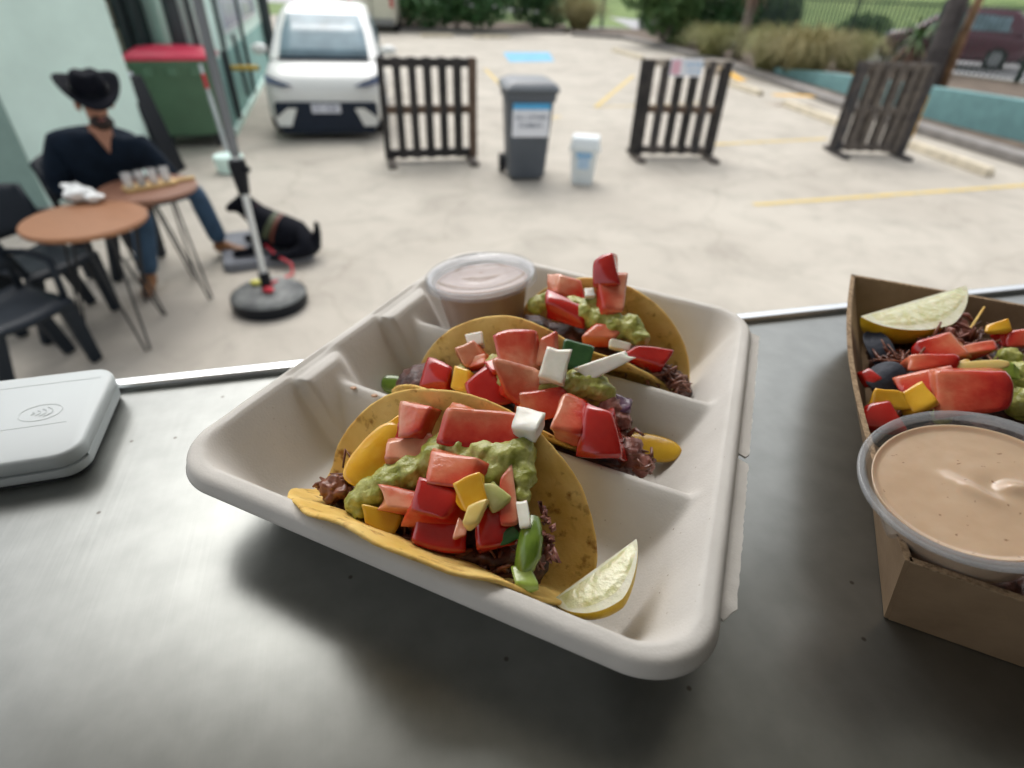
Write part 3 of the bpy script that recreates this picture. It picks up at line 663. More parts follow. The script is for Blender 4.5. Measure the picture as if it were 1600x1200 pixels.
drinks = [mat('pale_beer', (.55, .42, .22), rough=.2, var=.1), mat('dark_beer', (.03, .012, .008), rough=.2, var=.1), mat('amber_beer', (.5, .3, .2), rough=.2, var=.1), mat('hazy_beer', (.55, .45, .35), rough=.2, var=.1)]
for i, (lab, lev) in enumerate((('nearly empty tasting glass at the left end of the paddle', .015), ('tasting glass holding dark beer', .045), ('nearly empty tasting glass right of the dark beer', .012), ('tasting glass at the far right of the paddle', .015))):
    c = mid + d * (-.115 + i * .072); c.z = .7705; t = thing('tasting_glass', lab, 'glass', c, 'tasting glasses on the paddle')
    k = MB(); k.lathe([(.001, .004), (.022, .004), (.026, .085), (.0285, .085), (.025, 0), (.001, 0)], 24, c, cap=False); obj('glass', k, mat('glass_thin', (.75, .77, .77), rough=.05, var=0, alpha=.35), t, smooth='auto')
    k = MB(); k.lathe([(.0215, .005), (.0215 + lev * .05, .005 + lev)], 20, c); obj('beer', k, drinks[i], t)
# umbrella base and pole
ub = Vector((-1.70, 3.45, 0)); ut = thing('parasol_stand', 'silver parasol pole in a round black weighted base', 'parasol stand', ub)
basem = mat('base_worn_black', (.022, .025, .028), rough=.6, var=0, col2=(.20, .21, .20), scale=7, detail=8)
k = MB(); k.lathe([(.225, 0), (.245, .02), (.245, .08), (.22, .105), (.19, .115), (.05, .125), (.001, .126)], 40, ub, cap=False); bo = obj('base', k, basem, ut, smooth='auto')
k = MB(); k.lathe([(.24, .0), (.247, .01), (.249, .06), (.247, .085)], 40, ub, cap=False); obj('base_rim', k, black, bo, smooth=True)
pt = at_y(309, 0, ub.y + .06); pd = (pt - (ub + Vector((0, 0, .12)))).normalized(); pb = ub + Vector((0, 0, .12))
pole = lambda z: pb + pd * ((z - pb.z) / pd.z)
silver = mat('silver_pole', (.62, .66, .68), rough=.3, metal=.6, var=.05); gpole = mat('grey_pole', (.17, .185, .20), rough=.35, metal=.6, var=.05)
k = MB(); k.tube([pole(.12), pole(1.0)], .021, 16); obj('lower_pole', k, silver, ut, smooth='auto')
k = MB(); k.tube([pole(.98), pole(2.9)], .027, 16); obj('upper_pole', k, gpole, ut, smooth='auto')
zc_ = 0.86
for _ in range(1):
    k = MB(); k.tube([pole(zc_ - .10), pole(zc_ - .04), pole(zc_ + .06), pole(zc_ + .10)], [.034, .040, .052, .046], 16); cl = obj('clamp', k, black, ut, smooth='auto')
    k = MB(); k.tube([pole(zc_ + .04), pole(zc_ + .04) + Vector((.07, -.02, .01))], .018, 10); obj('clamp_knob', k, black, cl)
k = MB(); k.tube([pole(.12), pole(.24)], .036, 14); obj('collar', k, black, ut, smooth='auto')
k = MB(); k.ico(ub + Vector((.03, -.05, .14)), (.04, .03, .02), 2); obj('red_knob', k, mat('red_plastic', (.6, .03, .05), rough=.4), ut, smooth=True)
k = MB(); k.ico(ub + Vector((-.09, .05, .14)), (.045, .03, .02), 2); obj('yellow_cap', k, mat('yellow_plastic', (.65, .62, .12), rough=.4), ut, smooth=True)
fp = thing('flag_pole', 'thin silver flag pole with red band leaning by the green bin', 'pole', at(352, 222))
a = at(356, 240); b = at_y(312, 100, a.y + .1); k = MB(); k.tube([a, a.lerp(b, .66), a.lerp(b, .66), b.lerp(a, 0)], [.028, .028, .02, .02], 10); obj('shaft', k, silver, fp, smooth='auto')
k = MB(); k.tube([a.lerp(b, .74), a.lerp(b, .9)], .022, 10); obj('red_band', k, MATS['red_plastic'], fp)
k = MB(); c = at(362, 268); k.lathe([(.12, 0), (.14, .01), (.16, .17), (.15, .18)], 24, c); tag(obj('bucket', k, mint, smooth='auto'), 'small mint green tub on the concrete behind the parasol pole', 'tub')
# sandwich board behind the man
sw = thing('sandwich_board', 'tall black sandwich board between the seated man and green bin', 'sign board', (-4.0, 6.45, 0))
for s in (-1, 1): 
    k = MB(); k.box((-4.0 + s * .05, 6.45, .47), (.03, .30, .96), Matrix.Rotation(R_(-7 - s * 4), 3, 'Y')); pn = obj('panel', k, black, sw, bevel=.008)
    k = MB(); k.box((-4.14 + s * .005, 6.45, .955), (.035, .3, .03)); obj('top_edge', k, white_s, pn)
# dog on its mat
bm_ = at(418, 398); dm = thing('dog_bed', 'flat grey dog mat on the concrete beside the parasol base', 'dog bed', bm_)
bq = [at(x, y, .0) for x, y in ((352, 428), (492, 408), (470, 362), (348, 376))]; bc = sum(bq, Vector()) / 4
k = MB()
def qring(f, z): return [bc + (p.lerp(q, u_) - bc) * f + Vector((0, 0, z)) for p, q in zip(bq, bq[1:] + bq[:1]) for u_ in (.06, .25, .5, .75, .94)]
k.loft([qring(1, 0.002), qring(1.02, .03), qring(.98, .065), qring(.9, .06), qring(.5, .055)]); obj('cushion', k, mat('mat_grey', (.17, .18, .20), rough=.95, var=.15, scale=12, bump=.4, bscale=40), dm, smooth='auto')
def skin(name, V, E_, m, parent, sub=2, off=None):
    """V: list of (point, radius); E_: edges"""
    me = bpy.data.meshes.new(name); o0 = origin_of(parent) if parent is not None else Vector((0, 0, 0))
    me.from_pydata([tuple(Vector(p) - o0) for p, r in V], E_, []); o = link(name, me, m, parent)
    sk = o.modifiers.new('skin', 'SKIN'); sk.use_smooth_shade = True
    for i, (p, r) in enumerate(V):
        rr = r if isinstance(r, tuple) else (r, r); me.skin_vertices[0].data[i].radius = rr
    me.skin_vertices[0].data[0].use_root = True
    ss = o.modifiers.new('sub', 'SUBSURF'); ss.levels = sub; ss.render_levels = sub
    return o
fur = mat('black_fur', (.006, .007, .011), spec=.15, rough=.9, var=.3, scale=30)
dg = thing('dog', 'black dog in a harness lying on the grey mat', 'dog', (-1.9, 4.25, 0))
DV = [((-1.85, 4.27, .19), .125), ((-1.70, 4.27, .17), .12), ((-1.615, 4.27, .13), .07), ((-1.98, 4.30, .24), .115), ((-2.09, 4.33, .33), .07), ((-2.17, 4.34, .40), .062), ((-2.235, 4.31, .385), .04), ((-2.285, 4.28, .355), .026),
      ((-1.66, 4.13, .11), .06), ((-1.80, 4.06, .09), .035), ((-1.92, 4.04, .085), .025), ((-2.02, 4.20, .14), .05), ((-2.10, 4.12, .09), .032), ((-2.22, 4.08, .085), .026), ((-2.02, 4.38, .14), .05), ((-2.14, 4.42, .09), .03), ((-2.26, 4.40, .085), .026),
      ((-1.585, 4.26, .22), .03), ((-1.58, 4.25, .31), .018), ((-2.155, 4.30, .45), .02), ((-2.165, 4.275, .475), .012), ((-2.145, 4.385, .45), .02), ((-2.14, 4.41, .475), .012)]
skin('body', DV, [(0, 1), (1, 2), (0, 3), (3, 4), (4, 5), (5, 6), (6, 7), (1, 8), (8, 9), (9, 10), (3, 11), (11, 12), (12, 13), (3, 14), (14, 15), (15, 16), (2, 17), (17, 18), (5, 19), (19, 20), (5, 21), (21, 22)], fur, dg)
def ring_band(nm, c, axis, r, wd, m, par): 
    k = MB(); k.lathe([(r, -wd / 2), (r + .006, -wd / 2), (r + .006, wd / 2), (r, wd / 2)], 24, c, frame(axis, (0, 1, 0)), cap=False); return obj(nm, k, m, par, smooth='auto')
hn = ring_band('harness', (-1.95, 4.29, .225), (-.8, .05, .4), .128, .045, mat('harness_lime', (.06, .075, .035), rough=.6), dg)
ring_band('harness_strap', (-1.90, 4.28, .21), (-.9, .05, .3), .132, .025, mat('harness_orange', (.12, .03, .015), rough=.6), dg)
ring_band('collar', (-2.09, 4.33, .33), (-.7, .1, .7), .075, .025, MATS['red_plastic'], dg)
k = MB(); k.tube([(-2.0, 4.18, .14), (-1.86, 4.05, .10), (-1.72, 3.97, .07), (-1.70, 3.9, .02), (-1.68, 3.6, .11), (-1.69, 3.47, .15)], .009, 6); k2 = at(458, 403, .06)
tag(obj('leash', k, MATS['red_plastic']), 'red dog leash tied to the foot of the parasol pole', 'leash')

# ================================================================== MAN IN A COWBOY HAT
man = thing('person', 'man in black cowboy hat, dark shirt and jeans seated by the wall', 'person', (-2.9, 3.9, 0))
sk_m = mat('skin', (.36, .18, .115), rough=.55, var=.08, sss=.1, sssr=.01); shirt = mat('shirt_navy', (.006, .012, .022), spec=.15, rough=.9, var=.25, scale=14, bump=.4, bscale=18)
jean = mat('jeans_blue', (.035, .075, .13), rough=.85, var=.3, scale=8, bump=.3, bscale=60); boot_m = mat('boot_tan', (.23, .10, .035), rough=.5, var=.2, scale=12); hat_m = mat('hat_black', (.004, .005, .009), spec=.15, rough=.9, var=.2)
hair = mat('dark_hair', (.02, .014, .012), rough=.8, var=.3)
hd = at_y(147, 161, 3.76); nk = Vector((hd.x - .03, 3.79, hd.z - .15)); ch_ = Vector((-2.79, 3.84, .86)); pv = Vector((-2.95, 3.94, .52))
shR, shL = Vector((-2.955, 3.73, .92)), Vector((-2.52, 3.87, .90)); elR, elL = Vector((-3.03, 3.66, .68)), Vector((-2.40, 3.94, .67)); hnR, hnL = Vector((-2.70, 3.66, .60)), Vector((-2.52, 3.82, .60))
hpR, hpL = Vector((-2.93, 3.80, .50)), Vector((-2.90, 4.08, .50)); knR, knL = Vector((-2.56, 3.70, .50)), Vector((-2.47, 4.25, .53)); anR, anL = Vector((-2.62, 3.62, .10)), Vector((-2.38, 4.25, .10))
BV = [(pv, .11), (ch_, .12), (nk, .055), (hd + Vector((-.01, .01, -.05)), .06), (hd + Vector((0, 0, .05)), .085), (shR, .06), (elR, .045), (hnR, .03), (shL, .06), (elL, .045), (hnL, .03), (hpR, .085), (knR, .06), (anR, .04), (hpL, .085), (knL, .06), (anL, .04)]
BE = [(0, 1), (1, 2), (2, 3), (3, 4), (1, 5), (5, 6), (6, 7), (1, 8), (8, 9), (9, 10), (0, 11), (11, 12), (12, 13), (0, 14), (14, 15), (15, 16)]
for hi, hn_, dr in ((7, hnR, Vector((.9, .25, -.05))), (10, hnL, Vector((.2, -.95, -.05)))):
    dr.normalize(); sd2 = dr.cross(Vector((0, 0, 1))).normalized(); pm = len(BV); BV.append((hn_ + dr * .05, (.032, .016))); BE.append((hi, pm))
    for j in range(4):
        p = hn_ + dr * .09 + sd2 * (.024 - .016 * j); q = len(BV); L_ = (.075, .085, .08, .06)[j]; BV += [(p, .0095), (p + dr * L_ * .5 + Vector((0, 0, -.006)), .009), (p + dr * L_ + Vector((0, 0, -.025)), .007)]; BE += [(pm, q), (q, q + 1), (q + 1, q + 2)]
    q = len(BV); BV += [(hn_ + dr * .05 + sd2 * .04, .011), (hn_ + dr * .085 + sd2 * .058, .009)]; BE += [(pm, q), (q, q + 1)]
skin('body', BV, BE, sk_m, man)
fdir = Vector((.62, -.72, -.22)).normalized(); sidev = fdir.cross(Vector((0, 0, 1))).normalized()
k = MB(); k.ico(hd + fdir * .095 + Vector((0, 0, -.02)), (.018, .018, .026), 2); obj('nose', k, sk_m, man, smooth=True)
for s in (-1, 1):
    k = MB(); k.ico(hd + fdir * .082 + sidev * s * .034 + Vector((0, 0, .02)), .012, 2); obj('eye', k, hair, man, smooth=True)
    k = MB(); k.ico(hd + sidev * s * .088 + Vector((0, 0, -.005)), (.014, .022, .034), 2); obj('ear', k, sk_m, man, smooth=True)
k = MB(); k.ico(hd + fdir * .03 + Vector((0, 0, -.10)), (.066, .066, .045), 3).jitter(.006, 30); obj('beard', k, hair, man, smooth=True)
k = MB(); k.ico(hd + fdir * .087 + Vector((0, 0, -.062)), (.022, .022, .006), 2); obj('mouth', k, mat('lips', (.25, .08, .07), rough=.5), man, smooth=True)
SV = [(ch_ + Vector((0, 0, -.02)), (.185, .16)), (pv + Vector((0, 0, .06)), (.18, .16)), (ch_.lerp(nk, .75), (.125, .11)), (shR, .115), (shR.lerp(elR, .5), .105), (elR, .085), (elR.lerp(hnR, .75), .06), (shL, .11), (shL.lerp(elL, .5), .08), (elL, .07), (elL.lerp(hnL, .7), .055)]
skin('shirt', SV, [(0, 1), (0, 2), (0, 3), (3, 4), (4, 5), (5, 6), (0, 7), (7, 8), (8, 9), (9, 10)], shirt, man)
nf = Vector((.62, -.74, .25)).normalized(); 
k = MB(); c0 = ch_.lerp(nk, .72) + nf * .135
k.loft([[c0 + sidev * -.07 + Vector((0, 0, .06)) - nf * .02, c0 + sidev * .07 + Vector((0, 0, .06)) - nf * .02, c0 + Vector((0, 0, -.12)) + nf * .012], [p + nf * .012 for p in (c0 + sidev * -.065 + Vector((0, 0, .06)) - nf * .02, c0 + sidev * .065 + Vector((0, 0, .06)) - nf * .02, c0 + Vector((0, 0, -.11)) + nf * .012)]]); obj('neckline', k, sk_m, man)
JV = [(pv, (.15, .13)), (hpR, .11), (hpR.lerp(knR, .5), .095), (knR, .082), (knR.lerp(anR, .5), .074), (anR, .072), (hpL, .11), (hpL.lerp(knL, .5), .095), (knL, .082), (knL.lerp(anL, .5), .074), (anL, .072)]
skin('jeans', JV, [(0, 1), (1, 2), (2, 3), (3, 4), (4, 5), (0, 6), (6, 7), (7, 8), (8, 9), (9, 10)], jean, man)
for a_, tdir in ((anR, Vector((.35, -.95, 0))), (anL, Vector((.97, .1, 0)))):
    tdir.normalize(); f0 = Vector((a_.x, a_.y, .045)); skin('boot', [(f0 + Vector((0, 0, .09)), .05), (f0 + Vector((0, 0, .01)), .05), (f0 + tdir * .11, (.045, .035)), (f0 + tdir * .2 + Vector((0, 0, -.012)), (.036, .022)), (f0 - tdir * .05, .04)], [(0, 1), (1, 2), (2, 3), (1, 4)], boot_m, man)
# hat: oval crown with crease, wide brim curled up at the sides
hz = (Vector((0, 0, 1)) + fdir * .32).normalized(); HM = frame(hz, fdir); hc = hd + hz * .078 - fdir * .01
k = MB(); rings = []
for j, (r, z) in enumerate(((.098, 0), (.10, .03), (.094, .07), (.082, .105), (.06, .118), (.03, .10))):
    rg = []
    for i in range(32):
        a = 2 * math.pi * i / 32; x = r * 1.12 * math.cos(a); y = r * .92 * math.sin(a); zz = z + (.02 * (x / .1) if j > 2 else 0) - (.018 * math.exp(-(y / .03) ** 2) if j in (3, 4) else 0); rg.append(hc + HM @ Vector((x, y, zz)))
    rings.append(rg)
k.loft(rings); ht = obj('hat', k, hat_m, man, smooth='auto', angle=60)
k = MB(); rings = []
for r in (.095, .13, .165, .195):
    rg = []
    for i in range(40):
        a = 2 * math.pi * i / 40; x = r * 1.15 * math.cos(a); y = r * .98 * math.sin(a); f = (r - .095) / .1; zz = .075 * f * f * math.sin(a) ** 2 - .016 * f * abs(math.cos(a)); rg.append(hc + HM @ Vector((x, y * (1 - .12 * f), zz)))
    rings.append(rg)
k.loft(rings, cap=False); br = obj('hat_brim', k, hat_m, ht, smooth=True, fix=False); sm = br.modifiers.new('s', 'SOLIDIFY'); sm.thickness = .006
k = MB(); k.lathe([(.104, .004), (.106, .004), (.106, .026), (.104, .026)], 32, hc, HM @ Matrix.Diagonal((1.1, .95, 1)), cap=False); obj('hat_band', k, black, ht)

# ================================================================== SERVING HATCH AND COUNTER
ZC = 1.675
VE0 = Vector((-.256, .295, 0)); vex = Vector((.964, .266, 0)).normalized(); vey = Vector((-vex.y, vex.x, 0)); VM = rotz(math.atan2(vex.y, vex.x))
def V(x, y, z=0.): return VE0 + vex * x + vey * y + Vector((0, 0, z))
def vbox(x0, x1, y0, y1, z0, z1, k=None):
    k = k or MB(); k.box(V((x0 + x1) / 2, (y0 + y1) / 2, (z0 + z1) / 2), (x1 - x0, y1 - y0, z1 - z0), VM); return k
inner = mat('hatch_interior_grey', (.16, .155, .15), rough=.6, var=.08, scale=2)
struct('unseen_shade_roof', vbox(-.78, 2.6, -3.0, .47, 2.75, 2.85), mat('shade_roof_underside', (.55, .535, .50), rough=.7, var=.05))  # unseen roof, its reach and tone shaped for the counter's light and reflections
struct('hatch_rear_wall', vbox(-1.3, 2.6, -2.4, -2.3, 0, 2.75), inner)
struct('hatch_right_wall', vbox(2.3, 2.4, -2.3, .0, 0, 2.75), inner)
struct('hatch_floor', vbox(-1.3, 2.6, -3.0, -.02, .80, .86), inner)
struct('hatch_front_wall', vbox(-1.3, 2.6, -.06, -.01, 0, 1.62), mat('white_cladding', (.6, .6, .6), rough=.4))
ct = thing('serving_counter', 'brushed stainless steel serving counter under the food', 'counter', V(0, 0, ZC))
st = mat('brushed_steel', (.56, .57, .56), rough=.3, metal=.86, var=0, spec=.4)
N, L, b = nodes(st); tc = N.new('ShaderNodeTexCoord')
mp = N.new('ShaderNodeMapping'); mp.inputs['Rotation'].default_value = (0, 0, R_(-15.4)); L.new(tc.outputs['Object'], mp.inputs[0])
mp2 = N.new('ShaderNodeMapping'); mp2.inputs['Scale'].default_value = (420, 9, 1); L.new(mp.outputs[0], mp2.inputs[0])
n1 = N.new('ShaderNodeTexNoise'); n1.inputs['Scale'].default_value = 1; n1.inputs['Detail'].default_value = 3; L.new(mp2.outputs[0], n1.inputs['Vector'])
n2 = N.new('ShaderNodeTexNoise'); n2.inputs['Scale'].default_value = 14; n2.inputs['Detail'].default_value = 6; L.new(mp.outputs[0], n2.inputs['Vector'])
n3 = N.new('ShaderNodeTexNoise'); n3.inputs['Scale'].default_value = 60; n3.inputs['Detail'].default_value = 5; L.new(mp.outputs[0], n3.inputs['Vector'])
mr = N.new('ShaderNodeMapRange'); mr.inputs['From Min'].default_value = .3; mr.inputs['From Max'].default_value = .7; mr.inputs['To Min'].default_value = .275; mr.inputs['To Max'].default_value = .305
L.new(n2.outputs['Fac'], mr.inputs['Value']); L.new(mr.outputs[0], b.inputs['Roughness'])
vo = N.new('ShaderNodeTexVoronoi'); vo.voronoi_dimensions = '2D'; vo.inputs['Scale'].default_value = 34; vo.inputs['Randomness'].default_value = 1; L.new(mp.outputs[0], vo.inputs['Vector'])
sp = N.new('ShaderNodeMapRange'); sp.inputs['From Min'].default_value = .02; sp.inputs['From Max'].default_value = .045; sp.inputs['To Min'].default_value = 1.; sp.inputs['To Max'].default_value = 0.
L.new(vo.outputs['Distance'], sp.inputs['Value'])
pick = N.new('ShaderNodeMath'); pick.operation = 'GREATER_THAN'; pick.inputs[1].default_value = .70; L.new(vo.outputs['Color'], pick.inputs[0])
mm = N.new('ShaderNodeMath'); mm.operation = 'MULTIPLY'; L.new(sp.outputs[0], mm.inputs[0]); L.new(pick.outputs[0], mm.inputs[1])
cr = N.new('ShaderNodeValToRGB'); cr.color_ramp.elements[0].position = .3; cr.color_ramp.elements[1].position = .7
cr.color_ramp.elements[0].color = (.235, .243, .230, 1); cr.color_ramp.elements[1].color = (.275, .283, .268, 1); L.new(n3.outputs['Fac'], cr.inputs[0])
mx = N.new('ShaderNodeMix'); mx.data_type = 'RGBA'; L.new(mm.outputs[0], mx.inputs[0]); L.new(cr.outputs[0], mx.inputs[6]); mx.inputs[7].default_value = (.12, .11, .10, 1); L.new(mx.outputs[2], b.inputs['Base Color'])
bp = N.new('ShaderNodeBump'); bp.inputs['Strength'].default_value = .05; bp.inputs['Distance'].default_value = .0008; L.new(n1.outputs['Fac'], bp.inputs['Height'])
bp2 = N.new('ShaderNodeBump'); bp2.inputs['Strength'].default_value = .02; bp2.inputs['Distance'].default_value = .002; L.new(n2.outputs['Fac'], bp2.inputs['Height']); L.new(bp.outputs[0], bp2.inputs['Normal']); L.new(bp2.outputs[0], b.inputs['Normal'])
b.inputs['Anisotropic'].default_value = .2
k = vbox(-1.3, 2.3, -.62, -.011, ZC - .04, ZC); obj('counter_top', k, st, ct, bevel=.001)
k = MB(); k.prism(rrect(1.8, .0055, .004, 5), ZC - .04, ZC + .0045, VM, V(.5, -.0055).to_tuple()); obj('edge_trim', k, mat('trim_steel', (.72, .74, .75), rough=.25, metal=1., var=.03), ct, bevel=.0025)

# ------------------------------------------------------------------ card reader
crd = Vector((-.2765, .2355, ZC)); RM = rotz(R_(18)); rd = thing('card_reader', 'pale grey square card reader lying at the left end of the counter', 'card reader', crd)
rdm = mat('reader_plastic', (.56, .60, .60), rough=.5, var=.02); rdk = mat('reader_gap', (.03, .035, .035), rough=.6, var=0)
hs_ = .0415
k = MB(); k.loft([[crd + RM @ Vector((x, y, z)) for x, y in rrect(hs_ - i, hs_ - i, .013 - i, 8)] for z, i in ((.0098, .0006), (.0104, 0), (.0165, 0), (.0178, .0006), (.0184, .0018))]); obj('body_top', k, rdm, rd, smooth='auto', angle=50)
k = MB(); k.loft([[crd + RM @ Vector((x, y, z)) for x, y in rrect(hs_ - i, hs_ - i, .013 - i, 8)] for z, i in ((.0012, .003), (.003, .0008), (.0052, .0004), (.0080, .0006), (.0082, .0014))]); obj('body_base', k, rdm, rd, smooth='auto', angle=50)
k = MB(); k.loft([[crd + RM @ Vector((x, y, z)) for x, y in rrect(hs_ - .0022, hs_ - .0022, .011, 8)] for z in (.0, .0012)]); obj('rubber_foot', k, rdk, rd)
k = MB(); k.loft([[crd + RM @ Vector((x, y, z)) for x, y in rrect(hs_ - .0028, hs_ - .0028, .0105, 8)] for z in (.0082, .0098)]); obj('card_slot', k, rdk, rd)
k = MB(); k.box(crd + RM @ Vector((hs_ - .004, .001, .009)), (.0075, .066, .0018), RM); k.box(crd + RM @ Vector((hs_ - .010, -hs_ + .0062, .009)), (.006, .006, .0018), RM @ rotz(R_(45))); obj('slot_end', k, rdm, rd, bevel=.0004)
emb = mat('reader_emboss', (.53, .57, .57), rough=.5, var=0)
k = MB(); ec = crd + Vector((.012, .004, .01845)); 
def arc(c, rx, ry, a0, a1, n, rr): k.tube([c + RM @ Vector((rx * math.cos(R_(a)), ry * math.sin(R_(a)), 0)) for a in np.linspace(a0, a1, n)], rr, 5)
arc(ec, .0105, .0075, 0, 360, 40, .00022)
for i in range(4): arc(ec + RM @ Vector((-.006 + i * .0012, 0, 0)), .003 + .0018 * i, .0016 + .0012 * i, -55, 55, 9, .0003)
obj('contactless_emblem', k, emb, rd)
k = MB(); k.box(crd + RM @ Vector((0, .030, .01842)), (.07, .0003, .0003), RM); k.box(crd + RM @ Vector((.006, -.012, .01842)), (.045, .0003, .0003), RM); obj('top_groove', k, emb, rd)

# ------------------------------------------------------------------ moulded pulp tray
TC = [Vector(c) for c in ((-.1600, .1790), (.0668, .0850), (.1640, .3418), (-.0441, .4411))]
TA, TB, TR = .243, .2866, .030
def T(u, v, h=0.):
    p = TC[0] * ((1 - u) * (1 - v)) + TC[1] * (u * (1 - v)) + TC[2] * (u * v) + TC[3] * ((1 - u) * v); return Vector((p.x, p.y, ZC + h))
def rr_map(X, Y, A, B, r):
    """point on the boundary square (X=+-A or Y=+-B) to the rounded rectangle"""
    sx, sy = (1 if X >= 0 else -1), (1 if Y >= 0 else -1); ax, ay = abs(X), abs(Y)
    if ax > A - r - 1e-9 and ay > B - r - 1e-9:
        f = .5 * (ay - (B - r)) / r if abs(ax - A) < 1e-9 * max(1, A) + 1e-7 else 1 - .5 * (ax - (A - r)) / r
        if abs(ax - A) < 1e-7 and abs(ay - B) < 1e-7: f = .5
        t = f * math.pi / 2; return sx * (A - r + r * math.cos(t)), sy * (B - r + r * math.sin(t))
    return X, Y
def sdr(x, y):
    qx, qy = abs(x) - TA / 2 + TR, abs(y) - TB / 2 + TR
    return -(math.hypot(max(qx, 0), max(qy, 0)) + min(max(qx, qy), 0) - TR)
def smax(a, b, k):
    h = max(k - abs(a - b), 0) / k; return max(a, b) + h * h * k * .25
sst = lambda e0, e1, x: (lambda t: t * t * (3 - 2 * t))(min(1, max(0, (x - e0) / (e1 - e0))))
DV_ = (.343, .618)
def tray_h(x, y):
    d = sdr(x, y); v = y / TB + .5; u = x / TA + .5
    tabs = sum(sst(a - .008, a + .008, v) * (1 - sst(b_ - .02, b_ + .02, v)) for a, b_ in ((.272, .388), (.545, .712))) if u < .3 else 0
    d0 = d; d = d - .0085 * tabs * (1 if d0 > .010 else 0) * sst(.008, .016, d0)
    if d0 < .0045: h = .0392 + .0058 * math.sqrt(max(0, 1 - (1 - max(d0, 0) / .0045) ** 2))
    elif d0 < .0085: h = .045 - .0014 * tabs
    else:
        t = (d - .0085) / .027; t = min(1, max(0, t)); h = .045 - .042 * (.3 * t * t * (3 - 2 * t) + .7 * (1 - (1 - t) ** 1.25)) - .0014 * tabs * (t < .02)
    rid = -1
    for dv in DV_:
        t = abs(y - (dv - .5) * TB); r = .0345 - 2.3 * (math.sqrt(t * t + .0045 ** 2) - .0045); rid = max(rid, r)
    if d0 > .006: h2 = smax(h, rid, .006)
    else: h2 = h
    return h2 + noise.noise(Vector((x * 60, y * 60, 0))) * .00035, rid > h + .0005
def build_tray():
    nA, nB = 118, 132
    sg = lambda i, n: (lambda s: math.copysign(1 - (1 - abs(s)) ** 1.25, s))(2 * i / n - 1)
    P = []; idx = {}; isr = []
    for j in range(nB + 1):
        for i in range(nA + 1):
            s, t = sg(i, nA), sg(j, nB); q = max(abs(s), abs(t))
            if q < 1e-9: x = y = 0
            else: x, y = rr_map(TA / 2 * s, TB / 2 * t, TA / 2 * q, TB / 2 * q, max(1e-6, TR * q ** 1.5))
            h, rg = tray_h(x, y); idx[i, j] = len(P); P.append((x, y, h)); isr.append(rg)
    Fs = []; tg = []
    for j in range(nB):
        for i in range(nA):
            f = (idx[i, j], idx[i + 1, j], idx[i + 1, j + 1], idx[i, j + 1]); Fs.append(f)
            r = sum(isr[a] for a in f) >= 3; yc = sum(P[a][1] for a in f) / 4
            tg.append(0 if not r else (1 if yc / TB + .5 < .49 else 2))
    loop = [(i, 0) for i in range(nA)] + [(nA, j) for j in range(nB)] + [(i, nB) for i in range(nA, 0, -1)] + [(0, j) for j in range(nB, 0, -1)]
    prev = [idx[c] for c in loop]
    for d, z in ((-.0006, .0380), (.0004, .0366), (.003, .0370), (.0075, .034), (.030, .0012), (.036, .0)):
        cur = []
        for (i, j) in loop:
            A, B, r = TA / 2 - d, TB / 2 - d, max(TR - d, .012); x, y = rr_map(A * sg(i, nA), B * sg(j, nB), A, B, r); cur.append(len(P)); P.append((x, y, z))
        for a in range(len(loop)): b_ = (a + 1) % len(loop); Fs.append((prev[a], cur[a], cur[b_], prev[b_])); tg.append(0)
        prev = cur
    Wv = np.array([T(x / TA + .5, y / TB + .5, z) for x, y, z in P])
    Fa = np.array(Fs); n = np.cross(Wv[Fa[:, 2]] - Wv[Fa[:, 0]], Wv[Fa[:, 3]] - Wv[Fa[:, 1]]); vn = np.zeros_like(Wv)
    for c in range(4): np.add.at(vn, Fa[:, c], n)
    vn /= np.linalg.norm(vn, axis=1)[:, None] + 1e-12
    return Wv, Fa, np.array(tg), vn
pulp = mat('moulded_pulp', (.70, .675, .63), rough=.85, var=0, spec=.25)
N, L, b = nodes(pulp); tc = N.new('ShaderNodeTexCoord')
def nzt(scale, det=4): n = N.new('ShaderNodeTexNoise'); n.inputs['Scale'].default_value = scale; n.inputs['Detail'].default_value = det; L.new(tc.outputs['Object'], n.inputs['Vector']); return n
a1 = nzt(30); r1 = N.new('ShaderNodeValToRGB'); r1.color_ramp.elements[0].position = .3; r1.color_ramp.elements[1].position = .7; r1.color_ramp.elements[0].color = (.59, .565, .52, 1); r1.color_ramp.elements[1].color = (.66, .635, .59, 1); L.new(a1.outputs['Fac'], r1.inputs[0])
a2 = nzt(420, 2); r2 = N.new('ShaderNodeValToRGB'); r2.color_ramp.elements[0].position = .73; r2.color_ramp.elements[1].position = .79; r2.color_ramp.elements[0].color = (1, 1, 1, 1); r2.color_ramp.elements[1].color = (.55, .48, .40, 1); L.new(a2.outputs['Fac'], r2.inputs[0])
m2 = N.new('ShaderNodeMix'); m2.data_type = 'RGBA'; m2.blend_type = 'MULTIPLY'; m2.inputs[0].default_value = 1; L.new(r1.outputs[0], m2.inputs[6]); L.new(r2.outputs[0], m2.inputs[7]); L.new(m2.outputs[2], b.inputs['Base Color'])
a3 = nzt(900, 3); a4 = nzt(170, 4); ad = N.new('ShaderNodeMath'); ad.operation = 'ADD'; L.new(a3.outputs['Fac'], ad.inputs[0]); L.new(a4.outputs['Fac'], ad.inputs[1])
bp = N.new('ShaderNodeBump'); bp.inputs['Strength'].default_value = .2; bp.inputs['Distance'].default_value = .0008; L.new(ad.outputs[0], bp.inputs['Height']); L.new(bp.outputs[0], b.inputs['Normal'])
tray = thing('food_tray', 'white moulded pulp tray with two dividers holding three tacos', 'tray', T(.5, .5))
Wv, Fa, tg, vn = build_tray()
